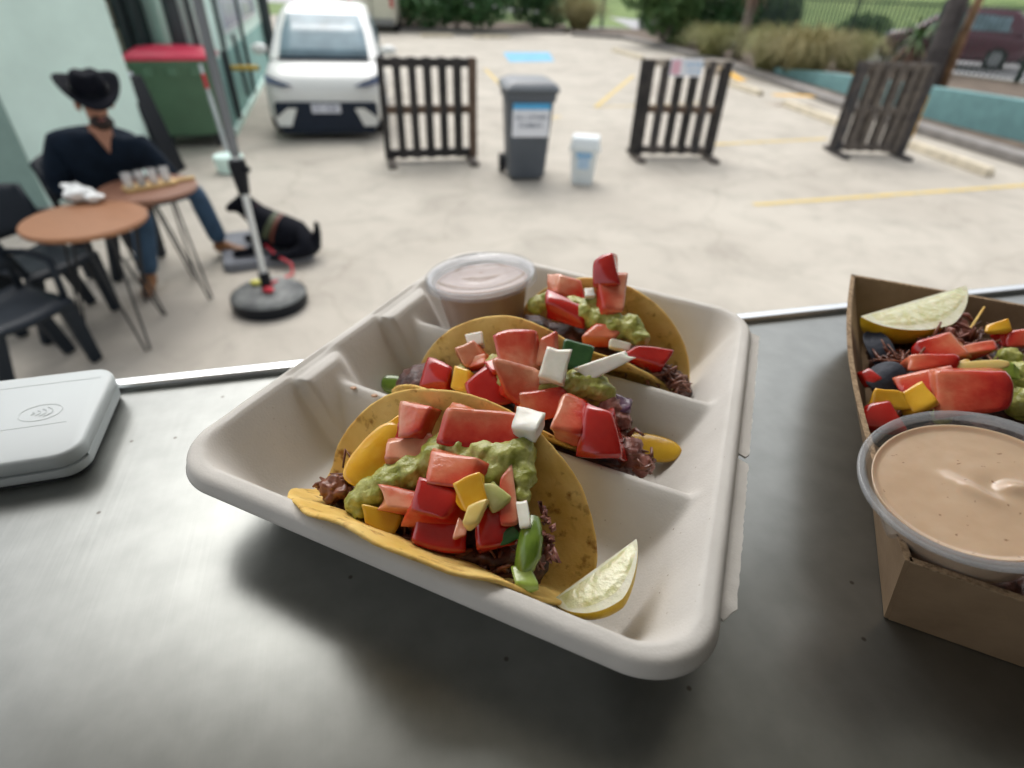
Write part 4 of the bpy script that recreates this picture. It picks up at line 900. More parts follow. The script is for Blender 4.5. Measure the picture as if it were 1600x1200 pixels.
for kx, nm in ((0, 'tray_body'), (1, 'divider'), (2, 'divider')):
    fs = Fa[tg == kx]; us, inv = np.unique(fs, return_inverse=True); inv = inv.reshape(fs.shape)
    o = pydata(nm, Wv[us], [tuple(int(q) for q in f) for f in inv], pulp, tray, smooth=True)
    o.data.normals_split_custom_set_from_vertices([tuple(q) for q in vn[us]])
rng = random.Random(4); k = MB()
for v0, v1 in ((.125, .455), (.47, .93)):
    top = []; 
    for i in range(41):
        v = v0 + (v1 - v0) * i / 40; e = .0058 + rng.uniform(-.0003, .0003) - (.004 * max(0, 1 - i / 3) if v0 < .2 else .002 * (i == 0))
        ins, out = T(1 - .001 / TA, v, .0394), T(1 + e / TA, v, .0376); out.z += rng.uniform(-.0003, .0003); top.append((ins, out))
    k.loft([[a, b_, b_ - Vector((0, 0, .0011)), a - Vector((0, 0, .0011))] for a, b_ in top])
obj('hinge_flange', k, pulp, tray, smooth='auto')

# ------------------------------------------------------------------ food helpers
def mixmat(name, c1, c2, lo=.35, hi=.65, **kw):
    m = mat(name, c1, col2=c2, var=0, **kw); e = [x for x in m.node_tree.nodes if x.type == 'VALTORGB'][0].color_ramp.elements; e[0].position = lo; e[1].position = hi; return m
tom_f = mixmat('tomato_flesh', (.47, .026, .016), (.60, .10, .065), lo=.36, hi=.74, rough=.17, scale=70, bump=.3, bscale=300, sss=.15, sssr=.003, coat=.5)
tom_p = mixmat('tomato_flesh_pale', (.55, .075, .045), (.68, .24, .17), lo=.34, hi=.76, rough=.17, scale=75, bump=.3, bscale=300, sss=.15, sssr=.003, coat=.5)
tom_s = mixmat('tomato_skin', (.36, .006, .005), (.46, .014, .008), rough=.14, scale=60, bump=.12, bscale=420, coat=.7)
def flesh_nodes(m, ramp):
    """cut tomato: red under the skin, paler towards the core (depth is stored per vertex)"""
    N, L, b = nodes(m); at_ = N.new('ShaderNodeAttribute'); at_.attribute_name = 'depth'; tc = N.new('ShaderNodeTexCoord'); n = N.new('ShaderNodeTexNoise'); n.inputs['Scale'].default_value = 130; n.inputs['Detail'].default_value = 4; L.new(tc.outputs['Object'], n.inputs['Vector'])
    ma = N.new('ShaderNodeMath'); ma.operation = 'MULTIPLY_ADD'; ma.inputs[1].default_value = 1.1; ma.inputs[2].default_value = -.55; L.new(n.outputs['Fac'], ma.inputs[0]); ad = N.new('ShaderNodeMath'); ad.operation = 'ADD'; L.new(ma.outputs[0], ad.inputs[0]); L.new(at_.outputs['Fac'], ad.inputs[1])
    cr = N.new('ShaderNodeValToRGB'); e = cr.color_ramp.elements
    while len(e) < len(ramp): e.new(.5)
    for q, (p, c) in zip(e, ramp): q.position = p; q.color = (*c, 1)
    L.new(ad.outputs[0], cr.inputs[0]); L.new(cr.outputs[0], b.inputs['Base Color'])
flesh_nodes(tom_f, ((0, (.40, .012, .008)), (.25, (.50, .030, .015)), (.6, (.57, .075, .036)), (1.0, (.63, .18, .09))))
flesh_nodes(tom_p, ((0, (.48, .025, .015)), (.2, (.56, .065, .032)), (.6, (.62, .15, .08)), (1.0, (.68, .30, .18))))
yel_c = mixmat('yellow_capsicum', (.72, .36, .012), (.78, .46, .04), rough=.22, scale=70, bump=.12, bscale=220, sss=.2, coat=.4)
yel_o = mixmat('yellow_capsicum_dull', (.50, .27, .01), (.60, .36, .02), rough=.25, scale=60, bump=.12, bscale=200, coat=.3)
yel_l = mixmat('pale_yellow_flesh', (.68, .50, .14), (.72, .58, .25), rough=.25, scale=60, bump=.1, bscale=200, sss=.25, coat=.3)
oni = mixmat('onion_white', (.66, .64, .54), (.76, .75, .68), rough=.25, scale=80, bump=.15, bscale=250, sss=.35, coat=.3)
cuc = mixmat('pale_green_flesh', (.45, .47, .14), (.62, .60, .28), rough=.25, scale=90, bump=.1, bscale=200, sss=.3, coat=.3)
grn_p = mixmat('green_pepper', (.09, .17, .015), (.17, .27, .03), rough=.2, scale=60, bump=.15, bscale=160, coat=.5)
grn_d = mixmat('dark_green_pepper', (.02, .07, .02), (.04, .12, .03), rough=.2, scale=60, coat=.4)
grn_l = mixmat('light_green_pepper', (.22, .33, .03), (.34, .45, .08), rough=.22, scale=60, coat=.4)
guac = mixmat('guacamole', (.24, .26, .03), (.50, .50, .15), lo=.36, hi=.68, rough=.34, scale=150, bump=1.0, bscale=420, sss=.08, sssr=.002, coat=.25)
meat = mixmat('pulled_meat', (.09, .022, .010), (.25, .085, .04), rough=.35, scale=70, bump=.6, bscale=300, coat=.3)
meat_d = mixmat('dark_charred_meat', (.022, .009, .008), (.11, .035, .022), rough=.5, scale=110, bump=1.0, bscale=380, coat=.12)
meat_p = mixmat('pink_meat', (.17, .05, .035), (.34, .13, .095), rough=.4, scale=120, bump=1.0, bscale=420, coat=.2)
purp = mixmat('purple_onion', (.05, .018, .05), (.16, .06, .13), rough=.3, scale=80, coat=.4)
corn = mat('corn_tortilla', (.50, .26, .05), rough=.72, var=0)
N, L, b = nodes(corn); tc = N.new('ShaderNodeTexCoord')
def nn(scale, det, lo, hi, c0, c1):
    n = N.new('ShaderNodeTexNoise'); n.inputs['Scale'].default_value = scale; n.inputs['Detail'].default_value = det; L.new(tc.outputs['Object'], n.inputs['Vector']); r = N.new('ShaderNodeValToRGB')
    r.color_ramp.elements[0].position = lo; r.color_ramp.elements[1].position = hi; r.color_ramp.elements[0].color = (*c0, 1); r.color_ramp.elements[1].color = (*c1, 1); L.new(n.outputs['Fac'], r.inputs[0]); return r, n
ra, _n = nn(48, 6, .30, .70, (.66, .41, .085), (.84, .60, .21)); rb, _n = nn(170, 3, .58, .74, (1, 1, 1), (.42, .28, .18)); rc, _n = nn(70, 4, .62, .80, (1, 1, 1), (.35, .22, .14))
cur = ra.outputs[0]
for o_ in (rb, rc):
    mx = N.new('ShaderNodeMix'); mx.data_type = 'RGBA'; mx.blend_type = 'MULTIPLY'; mx.inputs[0].default_value = 1; L.new(cur, mx.inputs[6]); L.new(o_.outputs[0], mx.inputs[7]); cur = mx.outputs[2]
L.new(cur, b.inputs['Base Color']); b.inputs['Subsurface Weight'].default_value = .1; b.inputs['Subsurface Scale'].default_value = .003; b.inputs['Specular IOR Level'].default_value = .3
_r, nb_ = nn(330, 4, 0, 1, (0, 0, 0), (1, 1, 1)); bp = N.new('ShaderNodeBump'); bp.inputs['Strength'].default_value = .45; bp.inputs['Distance'].default_value = .0012; L.new(nb_.outputs['Fac'], bp.inputs['Height']); L.new(bp.outputs[0], b.inputs['Normal'])
cl_tex = bpy.data.textures.new('lumps', 'CLOUDS'); cl_tex.noise_scale = .007; cl_tex.noise_depth = 2
fine_tex = bpy.data.textures.new('fine_lumps', 'CLOUDS'); fine_tex.noise_scale = .0035; fine_tex.noise_depth = 3

class Pl:
    """a food surface: plane through P with normal n, used to set pieces down where the photo has them"""
    def __init__(s, P, n): s.P = Vector(P); s.n = Vector(n).normalized()
    def at(s, px, py, lift=0.): return at_plane(px, py, s.P + s.n * lift, s.n)
def axes(p, ang, tilt=.55):
    z = ((CAM - p).normalized() * (1 - tilt) + Vector((0, 0, 1)) * tilt).normalized(); a = R_(ang); return frame(z, RT * math.cos(a) + UP * math.sin(a))
SEED = [0]
def dice(name, parent, pl, px, py, w_, h_, ang=0, m=None, ms=None, skin='side', lift=0., thick=.75, tilt=.45, jit=.27, crease=.36, taper=1.0):
    if m is oni: jit = .12
    SEED[0] += 1; rg = random.Random(SEED[0] * 17 + 3); p = pl.at(px, py, lift); Z = depth(p); W, H = w_ * .91 * Z / F_PX, h_ * .91 * Z / F_PX; D = min(W, H) * thick
    A = axes(p, ang, tilt) @ Matrix.Rotation(R_(rg.uniform(-14, 14)), 3, 'X') @ Matrix.Rotation(R_(rg.uniform(-14, 14)), 3, 'Y')
    k = MB(); bm = k.bm; bmesh.ops.create_cube(bm, size=1); cl = bm.edges.layers.float.new('crease_edge')
    for e in bm.edges: e[cl] = crease * rg.uniform(.75, 1.05)
    bm.normal_update(); ref = {'top': Vector((0, 0, 1)), 'side': Vector((0, -1, 0)), 'left': Vector((-1, 0, 0)), 'right': Vector((1, 0, 0)), 'up': Vector((0, 1, 0)), 'none': None}[skin]
    if ref is not None: max(bm.faces, key=lambda f: f.normal.dot(ref)).material_index = 1
    bmesh.ops.subdivide_edges(bm, edges=bm.edges[:], cuts=3, use_grid_fill=True)
    dref = ref if ref is not None else Vector((rg.uniform(-1, 1), rg.uniform(-1, 1), rg.uniform(-1, 0))).normalized(); dep_ = [.5 - v.co.dot(dref) for v in bm.verts]; off = [Vector((rg.uniform(-1, 1), rg.uniform(-1, 1), rg.uniform(-1, 1))) * jit for _ in range(8)]; sv = Vector((rg.uniform(0, 90), rg.uniform(0, 90), 0)); dome = .16 if skin != 'none' else .05
    for v in bm.verts:
        c = v.co.copy(); x, y, z = c.x + .5, c.y + .5, c.z + .5; q = c.copy()
        for i in range(8):
            bx_, by_, bz_ = i & 1, (i >> 1) & 1, i >> 2; q += off[i] * ((x if bx_ else 1 - x) * (y if by_ else 1 - y) * (z if bz_ else 1 - z))
        if ref is not None:
            f = c.dot(ref); o_ = c - ref * f
            if f > .49: q += ref * dome * (1 - 2.6 * o_.length_squared)
        inner_ = 1 - (abs(c.x) > .49) * .0; q += noise.noise_vector(c * 2.2 + sv) * .09 + noise.noise_vector(c * 6 + sv) * .034
        q = Vector((q.x * W * 1.06, q.y * H * 1.06 * (1 + (taper - 1) * min(1, max(0, x))), q.z * D)); v.co = p + A @ q
    o = obj(name, k, [m or tom_f, ms or tom_s], parent, smooth=True, sub=1); at_ = o.data.attributes.new('depth', 'FLOAT', 'POINT'); at_.data.foreach_set('value', dep_); return o
def slab(name, parent, pl, px, py, w_, h_, ang, m, lift=0., thick=.12, bend=.25, tilt=.4, pw=2.6, m2=None):
    """curved slice of pepper: super-ellipse outline, bent across its length"""
    SEED[0] += 1; p = pl.at(px, py, lift); Z = depth(p); W, H = w_ * Z / F_PX / 2, h_ * Z / F_PX / 2; th = 2 * min(W, H) * thick; A = axes(p, ang, tilt); k = MB(); rings = []
    for zz, f in ((-1, .86), (-.8, .97), (-.2, 1), (.3, 1), (.85, .97), (1, .86)):
        rg = []
        for i in range(28):
            a = 2 * math.pi * i / 28; x = math.copysign(abs(math.cos(a)) ** (2 / pw), math.cos(a)); y = math.copysign(abs(math.sin(a)) ** (2 / pw), math.sin(a))
            rg.append(p + A @ Vector((x * W * f, y * H * f, zz * th / 2 - bend * H * (y * y) * 1.0)))
        rings.append(rg)
    rs = k.loft(rings, True, False)
    for rg_, zz in ((rs[0], -1), (rs[-1], 1)):
        prev = rg_
        for f in (.6, .25):
            cur = [k.bm.verts.new(p + A @ Vector((x * f, y * f, zz * th / 2 * 1.02 - bend * H * (y * f / H) ** 2))) for x, y in [((A.transposed() @ (v.co - p)).x, (A.transposed() @ (v.co - p)).y) for v in rg_]]
            for i in range(28): j = (i + 1) % 28; k.face([prev[i], prev[j], cur[j], cur[i]])
            prev = cur
        k.face(prev)
    return obj(name, k, m, parent, smooth=True)
def blob(name, parent, ells, m, vox=.0014, disp=.0022, tex=None, kind=None):
    k = MB()
    for c, r in ells: k.ico(c, r, 2)
    o = obj(name, k, m, parent, fix=False)
    md = o.modifiers.new('r', 'REMESH'); md.mode = 'VOXEL'; md.voxel_size = vox; md.use_smooth_shade = True
    sm = o.modifiers.new('s', 'SMOOTH'); sm.iterations = 3 if m is not guac else 9; sm.factor = .5
    d = o.modifiers.new('d', 'DISPLACE'); d.texture = tex or cl_tex; d.strength = disp; d.mid_level = .5; d.texture_coords = 'LOCAL'
    d2 = o.modifiers.new('d2', 'DISPLACE'); d2.texture = fine_tex; d2.strength = disp * .55; d2.mid_level = .5; d2.texture_coords = 'LOCAL'
    if kind: o['kind'] = kind
    return o
def pxblob(name, parent, pl, pts, m, lift=0., grow=1., **kw):
    ells = []
    for px, py, r in pts: p = pl.at(px, py, lift); ells.append((p, r * grow * depth(p) / F_PX))
    return blob(name, parent, ells, m, **kw)
def shreds(name, parent, pl, spots, n, m, ln=.013, rad=.0008, lift=0., seed=1, spread=1.0):
    rg = random.Random(seed); k = MB()
    for i in range(n):
        px, py, r = rg.choice(spots); p = pl.at(px + rg.gauss(0, r * .5), py + rg.gauss(0, r * .5), lift + rg.uniform(-.003, .003))
        d = Vector((rg.gauss(0, 1), rg.gauss(0, .7), rg.gauss(0, .45))).normalized(); e = Vector((rg.gauss(0, 1), rg.gauss(0, 1), rg.gauss(0, 1))) * .0025; l2 = ln * rg.uniform(.5, 1.2)
        R0 = rad * rg.uniform(.6, 1.6)
        k.tube([p - d * l2 / 2, p - d * l2 * .15 + e, p + d * l2 * .2 + e * .6, p + d * l2 / 2], [R0 * .6, R0, R0 * 1.1, R0 * .4], 5)
    o = obj(name, k, m, parent, smooth=True); o['kind'] = 'stuff'; return o
def tortilla(parent, u, v, R, a_front, a_rear, seed, h0=.0055, rho=.013, ax=None, curl=0.):
    a = (T(min(1, u + .3), v) - T(u - .3, v)).normalized(); bdir = Vector((-a.y, a.x, 0)); bdir = bdir if bdir.y > 0 else -bdir; c0 = T(u, v, h0)
    def prof(t):
        lim = a_rear if t > 0 else a_front; s = abs(t); L0 = rho * lim
        if s < L0: th = s / rho; y, z = rho * math.sin(th), rho * (1 - math.cos(th)); 
        else: y, z = rho * math.sin(lim) + (s - L0) * math.cos(lim), rho * (1 - math.cos(lim)) + (s - L0) * math.sin(lim); th = lim
        sg = 1 if t > 0 else -1; return sg * y, z, (-sg * math.sin(th), math.cos(th))
    nr, na = 20, 96; Vs = []; Fs = []
    def pt(r, an):
        rr = R * (1 + .018 * noise.noise(Vector((math.cos(an) * 2, math.sin(an) * 2, seed)))) * r; s, t = rr * math.cos(an), rr * math.sin(an); y, z, n = prof(t)
        wv = .0015 * noise.noise(Vector((s * 45, t * 45, seed * 3.1))) * (.4 + r) + .0007 * r ** 6 * math.sin(an * 7 + seed)
        wv += curl * r ** 4 * (1 if t < 0 else 0)
        y += n[0] * wv; z += n[1] * wv
        z += .5 * s * s * (0.6 if t > 0 else .3) * 0; return c0 + a * s + bdir * y + Vector((0, 0, z))
    Vs.append(pt(0, 0))
    for i in range(1, nr + 1):
        for j in range(na): Vs.append(pt(i / nr, 2 * math.pi * j / na))
    for j in range(na): Fs.append((0, 1 + j, 1 + (j + 1) % na))
    for i in range(nr - 1):
        for j in range(na): q = 1 + i * na; jj = (j + 1) % na; Fs.append((q + j, q + na + j, q + na + jj, q + jj))
    o = pydata('tortilla', Vs, Fs, corn, parent, smooth=True); sd_ = o.modifiers.new('s', 'SOLIDIFY'); sd_.thickness = .0020; sd_.offset = 0
    bv = o.modifiers.new('b', 'BEVEL'); bv.width = .0009; bv.segments = 2; bv.limit_method = 'ANGLE'; bv.angle_limit = R_(50)
    sb_ = o.modifiers.new('sub', 'SUBSURF'); sb_.levels = 1; sb_.render_levels = 1; dd = o.modifiers.new('d', 'DISPLACE'); dd.texture = fine_tex; dd.strength = .0007; dd.texture_coords = 'LOCAL'
    return c0, a, bdir
def taco(label, u, v, R, af, ar, seed, f_v, f_h, r_v, r_h, **kw):
    t = thing('taco', label, 'taco', T(u, v, .004), 'tacos in the pulp tray'); tortilla(t, u, v, R, R_(af), R_(ar), seed, **kw)
    a = (T(.8, v) - T(.2, v)).normalized(); p0, p1 = T(u, f_v, f_h), T(u, r_v, r_h); return t, Pl(p0, a.cross(p1 - p0).normalized() * (1 if a.cross(p1 - p0).z > 0 else -1))

# ------------------------------------------------------------------ taco 1 (front)
t1, P1 = taco('front taco with yellow capsicum, tomato, guacamole and a green chilli', .493, .170, .075, 50, 73, 1.3, .052, .034, .228, .056)
TP = 'tomato_piece'; CP = 'capsicum_piece'; OP = 'onion_piece'
blob('meat_filling', t1, [(T(u, .142, h), (.02, .02, .014)) for u, h in ((.36, .022), (.46, .026), (.56, .024), (.64, .018))], meat_d, vox=.002, disp=.004, kind='stuff')
shreds('shredded_meat', t1, P1, [(522, 765, 18), (545, 745, 14), (770, 880, 30), (720, 870, 26), (640, 830, 20)], 120, meat, lift=-.006, seed=3)
shreds('meat_crumbs', t1, P1, [(852, 835, 10), (860, 860, 10), (850, 812, 6), (845, 890, 10)], 26, meat_p, ln=.0026, rad=.0008, lift=-.001, seed=8)
pxblob('guacamole', t1, P1, [(560, 785, 20), (585, 770, 24), (612, 752, 26), (645, 738, 26), (680, 722, 26), (715, 705, 26), (690, 700, 22), (750, 715, 26), (785, 722, 28), (812, 710, 24), (818, 745, 20), (815, 775, 15), (770, 745, 24), (720, 735, 24), (560, 800, 12), (735, 690, 22)], guac, lift=.002, disp=.0032, grow=1.15, vox=.0012)
D = lambda *a, **k: dice(TP, t1, P1, *a, **k)
D(763, 668, 112, 62, -11, skin='side', lift=.006, thick=.55, taper=.8)
D(655, 659, 52, 58, -8, tom_p, skin='none', lift=.006)
D(631, 676, 30, 44, -20, tom_s, skin='left', lift=.003)
D(648, 700, 78, 44, 14, tom_p, skin='none', lift=.003, thick=.6)
D(707, 735, 84, 54, -17, tom_f, skin='none', lift=.010, thick=.7)
D(672, 795, 92, 62, -10, tom_f, skin='top', lift=.008, thick=.6, tilt=.6)
D(688, 838, 84, 44, -14, tom_s, skin='side', lift=.001)
D(627, 780, 60, 30, -2, tom_p, skin='none', lift=.006)
D(794, 772, 28, 82, 8, tom_p, skin='none', lift=.006, thick=.5)
D(772, 822, 66, 56, 12, tom_f, skin='top', lift=.001)
D(719, 828, 16, 48, -12, tom_p, skin='none', lift=.012, thick=.6, taper=.6)
slab(CP, t1, P1, 584, 708, 118, 56, 56, yel_c, lift=.006, thick=.16, bend=.3)
dice(CP, t1, P1, 617, 672, 30, 26, 20, yel_c, yel_c, lift=.003)
dice(CP, t1, P1, 735, 766, 40, 56, 14, yel_c, yel_c, lift=.015, taper=.8)
dice(CP, t1, P1, 743, 804, 26, 38, -10, yel_l, yel_l, lift=.016)
dice(CP, t1, P1, 594, 812, 52, 38, -18, yel_o, yel_c, lift=.002)
dice('cucumber_piece', t1, P1, 773, 775, 32, 38, 28, cuc, cuc, lift=.010)
dice(OP, t1, P1, 826, 663, 50, 44, -24, oni, oni, skin='none', lift=.007)
dice(OP, t1, P1, 818, 804, 18, 46, 8, oni, oni, skin='none', lift=.009, thick=.6)
k = MB(); pts = [P1.at(x, y, l) for x, y, l in ((832, 812, .003), (830, 838, .005), (826, 865, .005), (818, 890, .002))]; Zk = depth(pts[0]) / F_PX
k.tube(pts, [13 * Zk, 19 * Zk, 20 * Zk, 15 * Zk], 14); obj('chilli_piece', k, grn_p, t1, smooth='auto')
dice('chilli_piece', t1, P1, 820, 908, 32, 36, 10, grn_l, grn_l, lift=.003)
dice('coriander_leaf', t1, P1, 792, 838, 30, 16, 30, grn_d, grn_d, lift=.006, thick=.2)
pxblob('beef_chunk', t1, P1, [(512, 766, 13), (528, 755, 14), (540, 768, 13), (520, 778, 12)], meat, lift=-.003, disp=.007, vox=.0012)
pxblob('beef_chunk', t1, P1, [(735, 868, 18), (765, 872, 20), (790, 866, 16)], meat_d, lift=-.006, disp=.007, vox=.0014)

# ------------------------------------------------------------------ taco 2 (middle)
t2, P2 = taco('middle taco topped with white onion slices and tomato', .455, .476, .069, 52, 73, 4.1, .374, .034, .53, .054)
blob('meat_filling', t2, [(T(u, .45, h), (.02, .02, .014)) for u, h in ((.26, .022), (.36, .026), (.46, .026), (.56, .024), (.66, .02), (.73, .014))], meat_d, vox=.002, disp=.004, kind='stuff')
shreds('shredded_meat', t2, P2, [(990, 712, 24), (962, 645, 18), (700, 612, 14), (735, 618, 14), (900, 690, 14), (975, 690, 20), (1005, 725, 8)], 60, meat, lift=-.004, seed=5)
pxblob('pork_chunk', t2, P2, [(985, 708, 24), (1005, 725, 18), (965, 690, 20)], meat_p, lift=-.006, disp=.005, vox=.0014)
pxblob('pork_chunk', t2, P2, [(955, 640, 22), (970, 660, 18)], meat_p, lift=-.002, disp=.004, vox=.0014)
pxblob('guacamole', t2, P2, [(880, 605, 18), (905, 600, 22), (930, 604, 20), (945, 612, 14), (855, 600, 16), (775, 575, 18), (790, 600, 20), (765, 595, 16), (840, 612, 16), (720, 580, 10)], guac, lift=.004, disp=.0032, grow=1.2, vox=.0012)
D = lambda *a, **k: dice(TP, t2, P2, *a, **k)
D(686, 594, 44, 52, -12, tom_s, skin='top', lift=.003)
D(733, 552, 52, 42, 20, tom_p, skin='none', lift=.004)
D(763, 612, 50, 62, 24, tom_f, skin='top', lift=.005, tilt=.3)
D(742, 568, 40, 30, 10, tom_p, skin='none', lift=.004)
D(812, 548, 54, 56, 6, tom_p, skin='up', lift=.011)
D(858, 548, 28, 48, -6, tom_p, skin='none', lift=.008)
D(812, 600, 80, 62, -14, tom_p, skin='side', lift=.010)
D(846, 636, 62, 46, 24, tom_f, skin='right', lift=.007)
D(893, 650, 62, 72, -18, tom_p, skin='right', lift=.010, thick=.6)
D(941, 673, 58, 66, -4, tom_s, skin='top', lift=.008)
D(785, 575, 36, 30, 30, tom_p, skin='none', lift=.008)
dice(CP, t2, P2, 723, 593, 32, 38, -6, yel_c, yel_l, lift=.005)
dice(OP, t2, P2, 868, 573, 40, 56, -14, oni, oni, skin='none', lift=.016, thick=.5, crease=.95)
dice(OP, t2, P2, 944, 572, 78, 30, 24, oni, oni, skin='none', lift=.012, thick=.5, taper=.6, crease=.95)
dice(OP, t2, P2, 742, 533, 26, 22, 10, oni, oni, skin='none', lift=.003)
dice('green_pepper_piece', t2, P2, 899, 560, 38, 40, -4, grn_d, grn_d, lift=.004)
dice('purple_onion_piece', t2, P2, 975, 632, 22, 34, -8, purp, purp, lift=.0)

# ------------------------------------------------------------------ taco 3 (rear)
t3, P3 = taco('rear taco beside the lidded sauce cup with an upright tomato piece', .585, .755, .068, 50, 74, 7.7, .65, .034, .815, .058)
blob('meat_filling', t3, [(T(u, .73, h), (.02, .02, .014)) for u, h in ((.42, .026), (.52, .027), (.62, .026), (.72, .022), (.80, .014))], meat_d, vox=.002, disp=.004, kind='stuff')
shreds('shredded_meat', t3, P3, [(1040, 590, 12), (1010, 585, 14), (1060, 598, 8)], 60, meat, lift=-.002, seed=6)
pxblob('guacamole', t3, P3, [(838, 478, 13), (858, 470, 14), (895, 480, 17), (915, 490, 19), (935, 500, 19), (960, 510, 19), (985, 512, 19), (1000, 528, 14), (880, 462, 12), (930, 475, 15)], guac, lift=.004, disp=.003, grow=1.15, vox=.0012)
D = lambda *a, **k: dice(TP, t3, P3, *a, **k)
D(888, 447, 48, 34, -6, tom_p, skin='none', lift=.006)
D(951, 468, 48, 62, 4, tom_p, skin='none', lift=.010)
D(944, 427, 38, 46, 6, tom_f, skin='top', lift=.016, tilt=.2)
D(881, 484, 64, 34, -32, tom_s, skin='top', lift=.007)
D(943, 524, 50, 28, -2, tom_f, skin='none', lift=.006)
D(1012, 560, 60, 34, -24, tom_s, skin='top', lift=.005)
dice(OP, t3, P3, 921, 460, 16, 16, 0, oni, oni, skin='none', lift=.012)
dice(OP, t3, P3, 968, 541, 36, 14, -14, oni, oni, skin='none', lift=.006)

# loose pieces lying in the tray
def loose(name, px, py, h, label, cat): return thing(name, label, cat, at(px, py, ZC + h)), Pl(at(px, py, ZC + h), (0, 0, 1))
l1, pl1 = loose('capsicum_slice', 1018, 698, .014, 'loose yellow capsicum slice in the middle compartment', 'capsicum'); slab('flesh', l1, pl1, 1018, 698, 92, 44, -18, yel_o, thick=.22, bend=.2, pw=2.2, tilt=.5)
l2, pl2 = loose('chilli_slice', 617, 600, .014, 'loose green chilli slice at the left of the middle compartment', 'chilli'); slab('flesh', l2, pl2, 617, 601, 42, 30, -8, grn_p, thick=.4, bend=.2)
k = MB()
for px, py, r in ((585, 618, 7), (552, 606, 7), (628, 617, 5)): k.ico(at(px, py, ZC + .0345), (r * .28e-3, r * .22e-3, .0006), 2)
tag(obj('sauce_drip', k, mat('sauce_drip_brown', (.42, .24, .13), rough=.4, var=.1), smooth=True), 'brown sauce drips on the crest of the front divider', 'sauce drip')
def wedge(name, label, L_, T_, Rm, phi, parent=None, dull=1., bulge=1.):
    t = thing(name, label, 'lemon', (L_ + T_) / 2); X = (T_ - L_); ln = X.length / 2; X.normalize(); mid = (L_ + T_) / 2; y1 = (Rm - mid); y1 = (y1 - X * y1.dot(X)); b_ = y1.length; y1.normalize(); zz = X.cross(y1)
    if zz.z < 0: zz = -zz
    rad = lambda s: b_ * (1 - abs(s) ** (2.2 if s < 0 else 1.35)) ** (.55 if s < 0 else .8)
    def P(s, r, f): return mid + X * (s * ln) + (y1 * math.cos(f) - zz * math.sin(f)) * (r * rad(s) * (1 + (bulge - 1) * math.sin(f / phi * math.pi)))
    nS, nR = 40, 14; sv = [math.sin(math.pi / 2 * (2 * i / nS - 1)) for i in range(nS + 1)]
    for nm, f in (('cut_face', 0.), ('cut_face', phi)):
        Vs = []; Fs = []; Mi = []
        for i, s in enumerate(sv):
            for j in range(nR + 1):
                r = j / nR; p = P(s * .999, r, f); inn = max(0, min(1, (.80 - r) * 8)) * max(0, min(1, (r - .10) * 8)) * max(0, min(1, (.80 - abs(s)) * 6))
                p = p - (zz * math.cos(f) + y1 * math.sin(f)) * (-.0006 * inn * (1 if f == 0 else -1)); Vs.append(p)
        for i in range(nS):
            for j in range(nR):
                a = i * (nR + 1) + j; Fs.append((a, a + 1, a + nR + 2, a + nR + 1)); r = (j + .5) / nR; s = abs(sv[i] + sv[i + 1]) / 2; Mi.append(0 if .10 < r < .82 and s < .84 else 1)
        o = pydata(nm, Vs, Fs, None, t, smooth=True); o.data.materials.append(lem_p); o.data.materials.append(lem_w); o.data.polygons.foreach_set('material_index', Mi)
    Vs = []; Fs = []; nF = 16
    for s in sv:
        for j in range(nF + 1): Vs.append(P(s * .999, 1.0, phi * j / nF))
    for i in range(nS):
        for j in range(nF): a = i * (nF + 1) + j; Fs.append((a, a + 1, a + nF + 2, a + nF + 1))
    pydata('rind', Vs, Fs, lem_r, t, smooth=True); return t
lem_p = mixmat('lemon_pulp', (.62, .60, .28), (.76, .74, .48), rough=.18, scale=140, bump=.7, bscale=260, sss=.4, sssr=.006, coat=.5); lem_w = mixmat('lemon_pith', (.66, .63, .42), (.74, .72, .56), rough=.5, scale=120, bump=.4, bscale=300, sss=.2)
lem_r = mixmat('lemon_rind', (.56, .34, .012), (.68, .46, .03), rough=.35, scale=90, bump=.35, bscale=420)
wedge('lemon_wedge', 'lemon wedge in the front compartment right of the front taco', at(862, 938, ZC + .024), at(994, 842, ZC + .036), at(980, 930, ZC + .034), R_(66))

# ------------------------------------------------------------------ sauce cups
clear = mat('clear_plastic', (.62, .66, .68), rough=.12, var=0, alpha=.14, coat=.6); rimc = mat('clear_plastic_rim', (.58, .60, .62), rough=.12, var=.1, scale=80, alpha=.34, coat=.8)
lidc = mat('clear_lid', (.55, .58, .63), rough=.08, var=0, coat=1., spec=.9); N, L, b = nodes(lidc); tr_ = N.new('ShaderNodeBsdfTransparent'); ms_ = N.new('ShaderNodeMixShader'); ms_.inputs[0].default_value = .28
L.new(tr_.outputs[0], ms_.inputs[1]); L.new(b.outputs[0], ms_.inputs[2]); L.new(ms_.outputs[0], [x for x in N if x.type == 'OUTPUT_MATERIAL'][0].inputs[0])
sauce1 = mixmat('tan_sauce', (.54, .375, .24), (.61, .44, .295), rough=.22, scale=30, bump=.06, bscale=200, sss=.3, sssr=.004, coat=.5)
N, L, b = nodes(sauce1); sc_ = [x for x in N if x.type == 'VALTORGB'][0]; tc = N.new('ShaderNodeTexCoord'); n = N.new('ShaderNodeTexNoise'); n.inputs['Scale'].default_value = 330; n.inputs['Detail'].default_value = 2; L.new(tc.outputs['Object'], n.inputs['Vector'])
r = N.new('ShaderNodeValToRGB'); r.color_ramp.elements[0].position = .70; r.color_ramp.elements[1].position = .75; r.color_ramp.elements[0].color = (1, 1, 1, 1); r.color_ramp.elements[1].color = (.5, .42, .35, 1); L.new(n.outputs['Fac'], r.inputs[0])
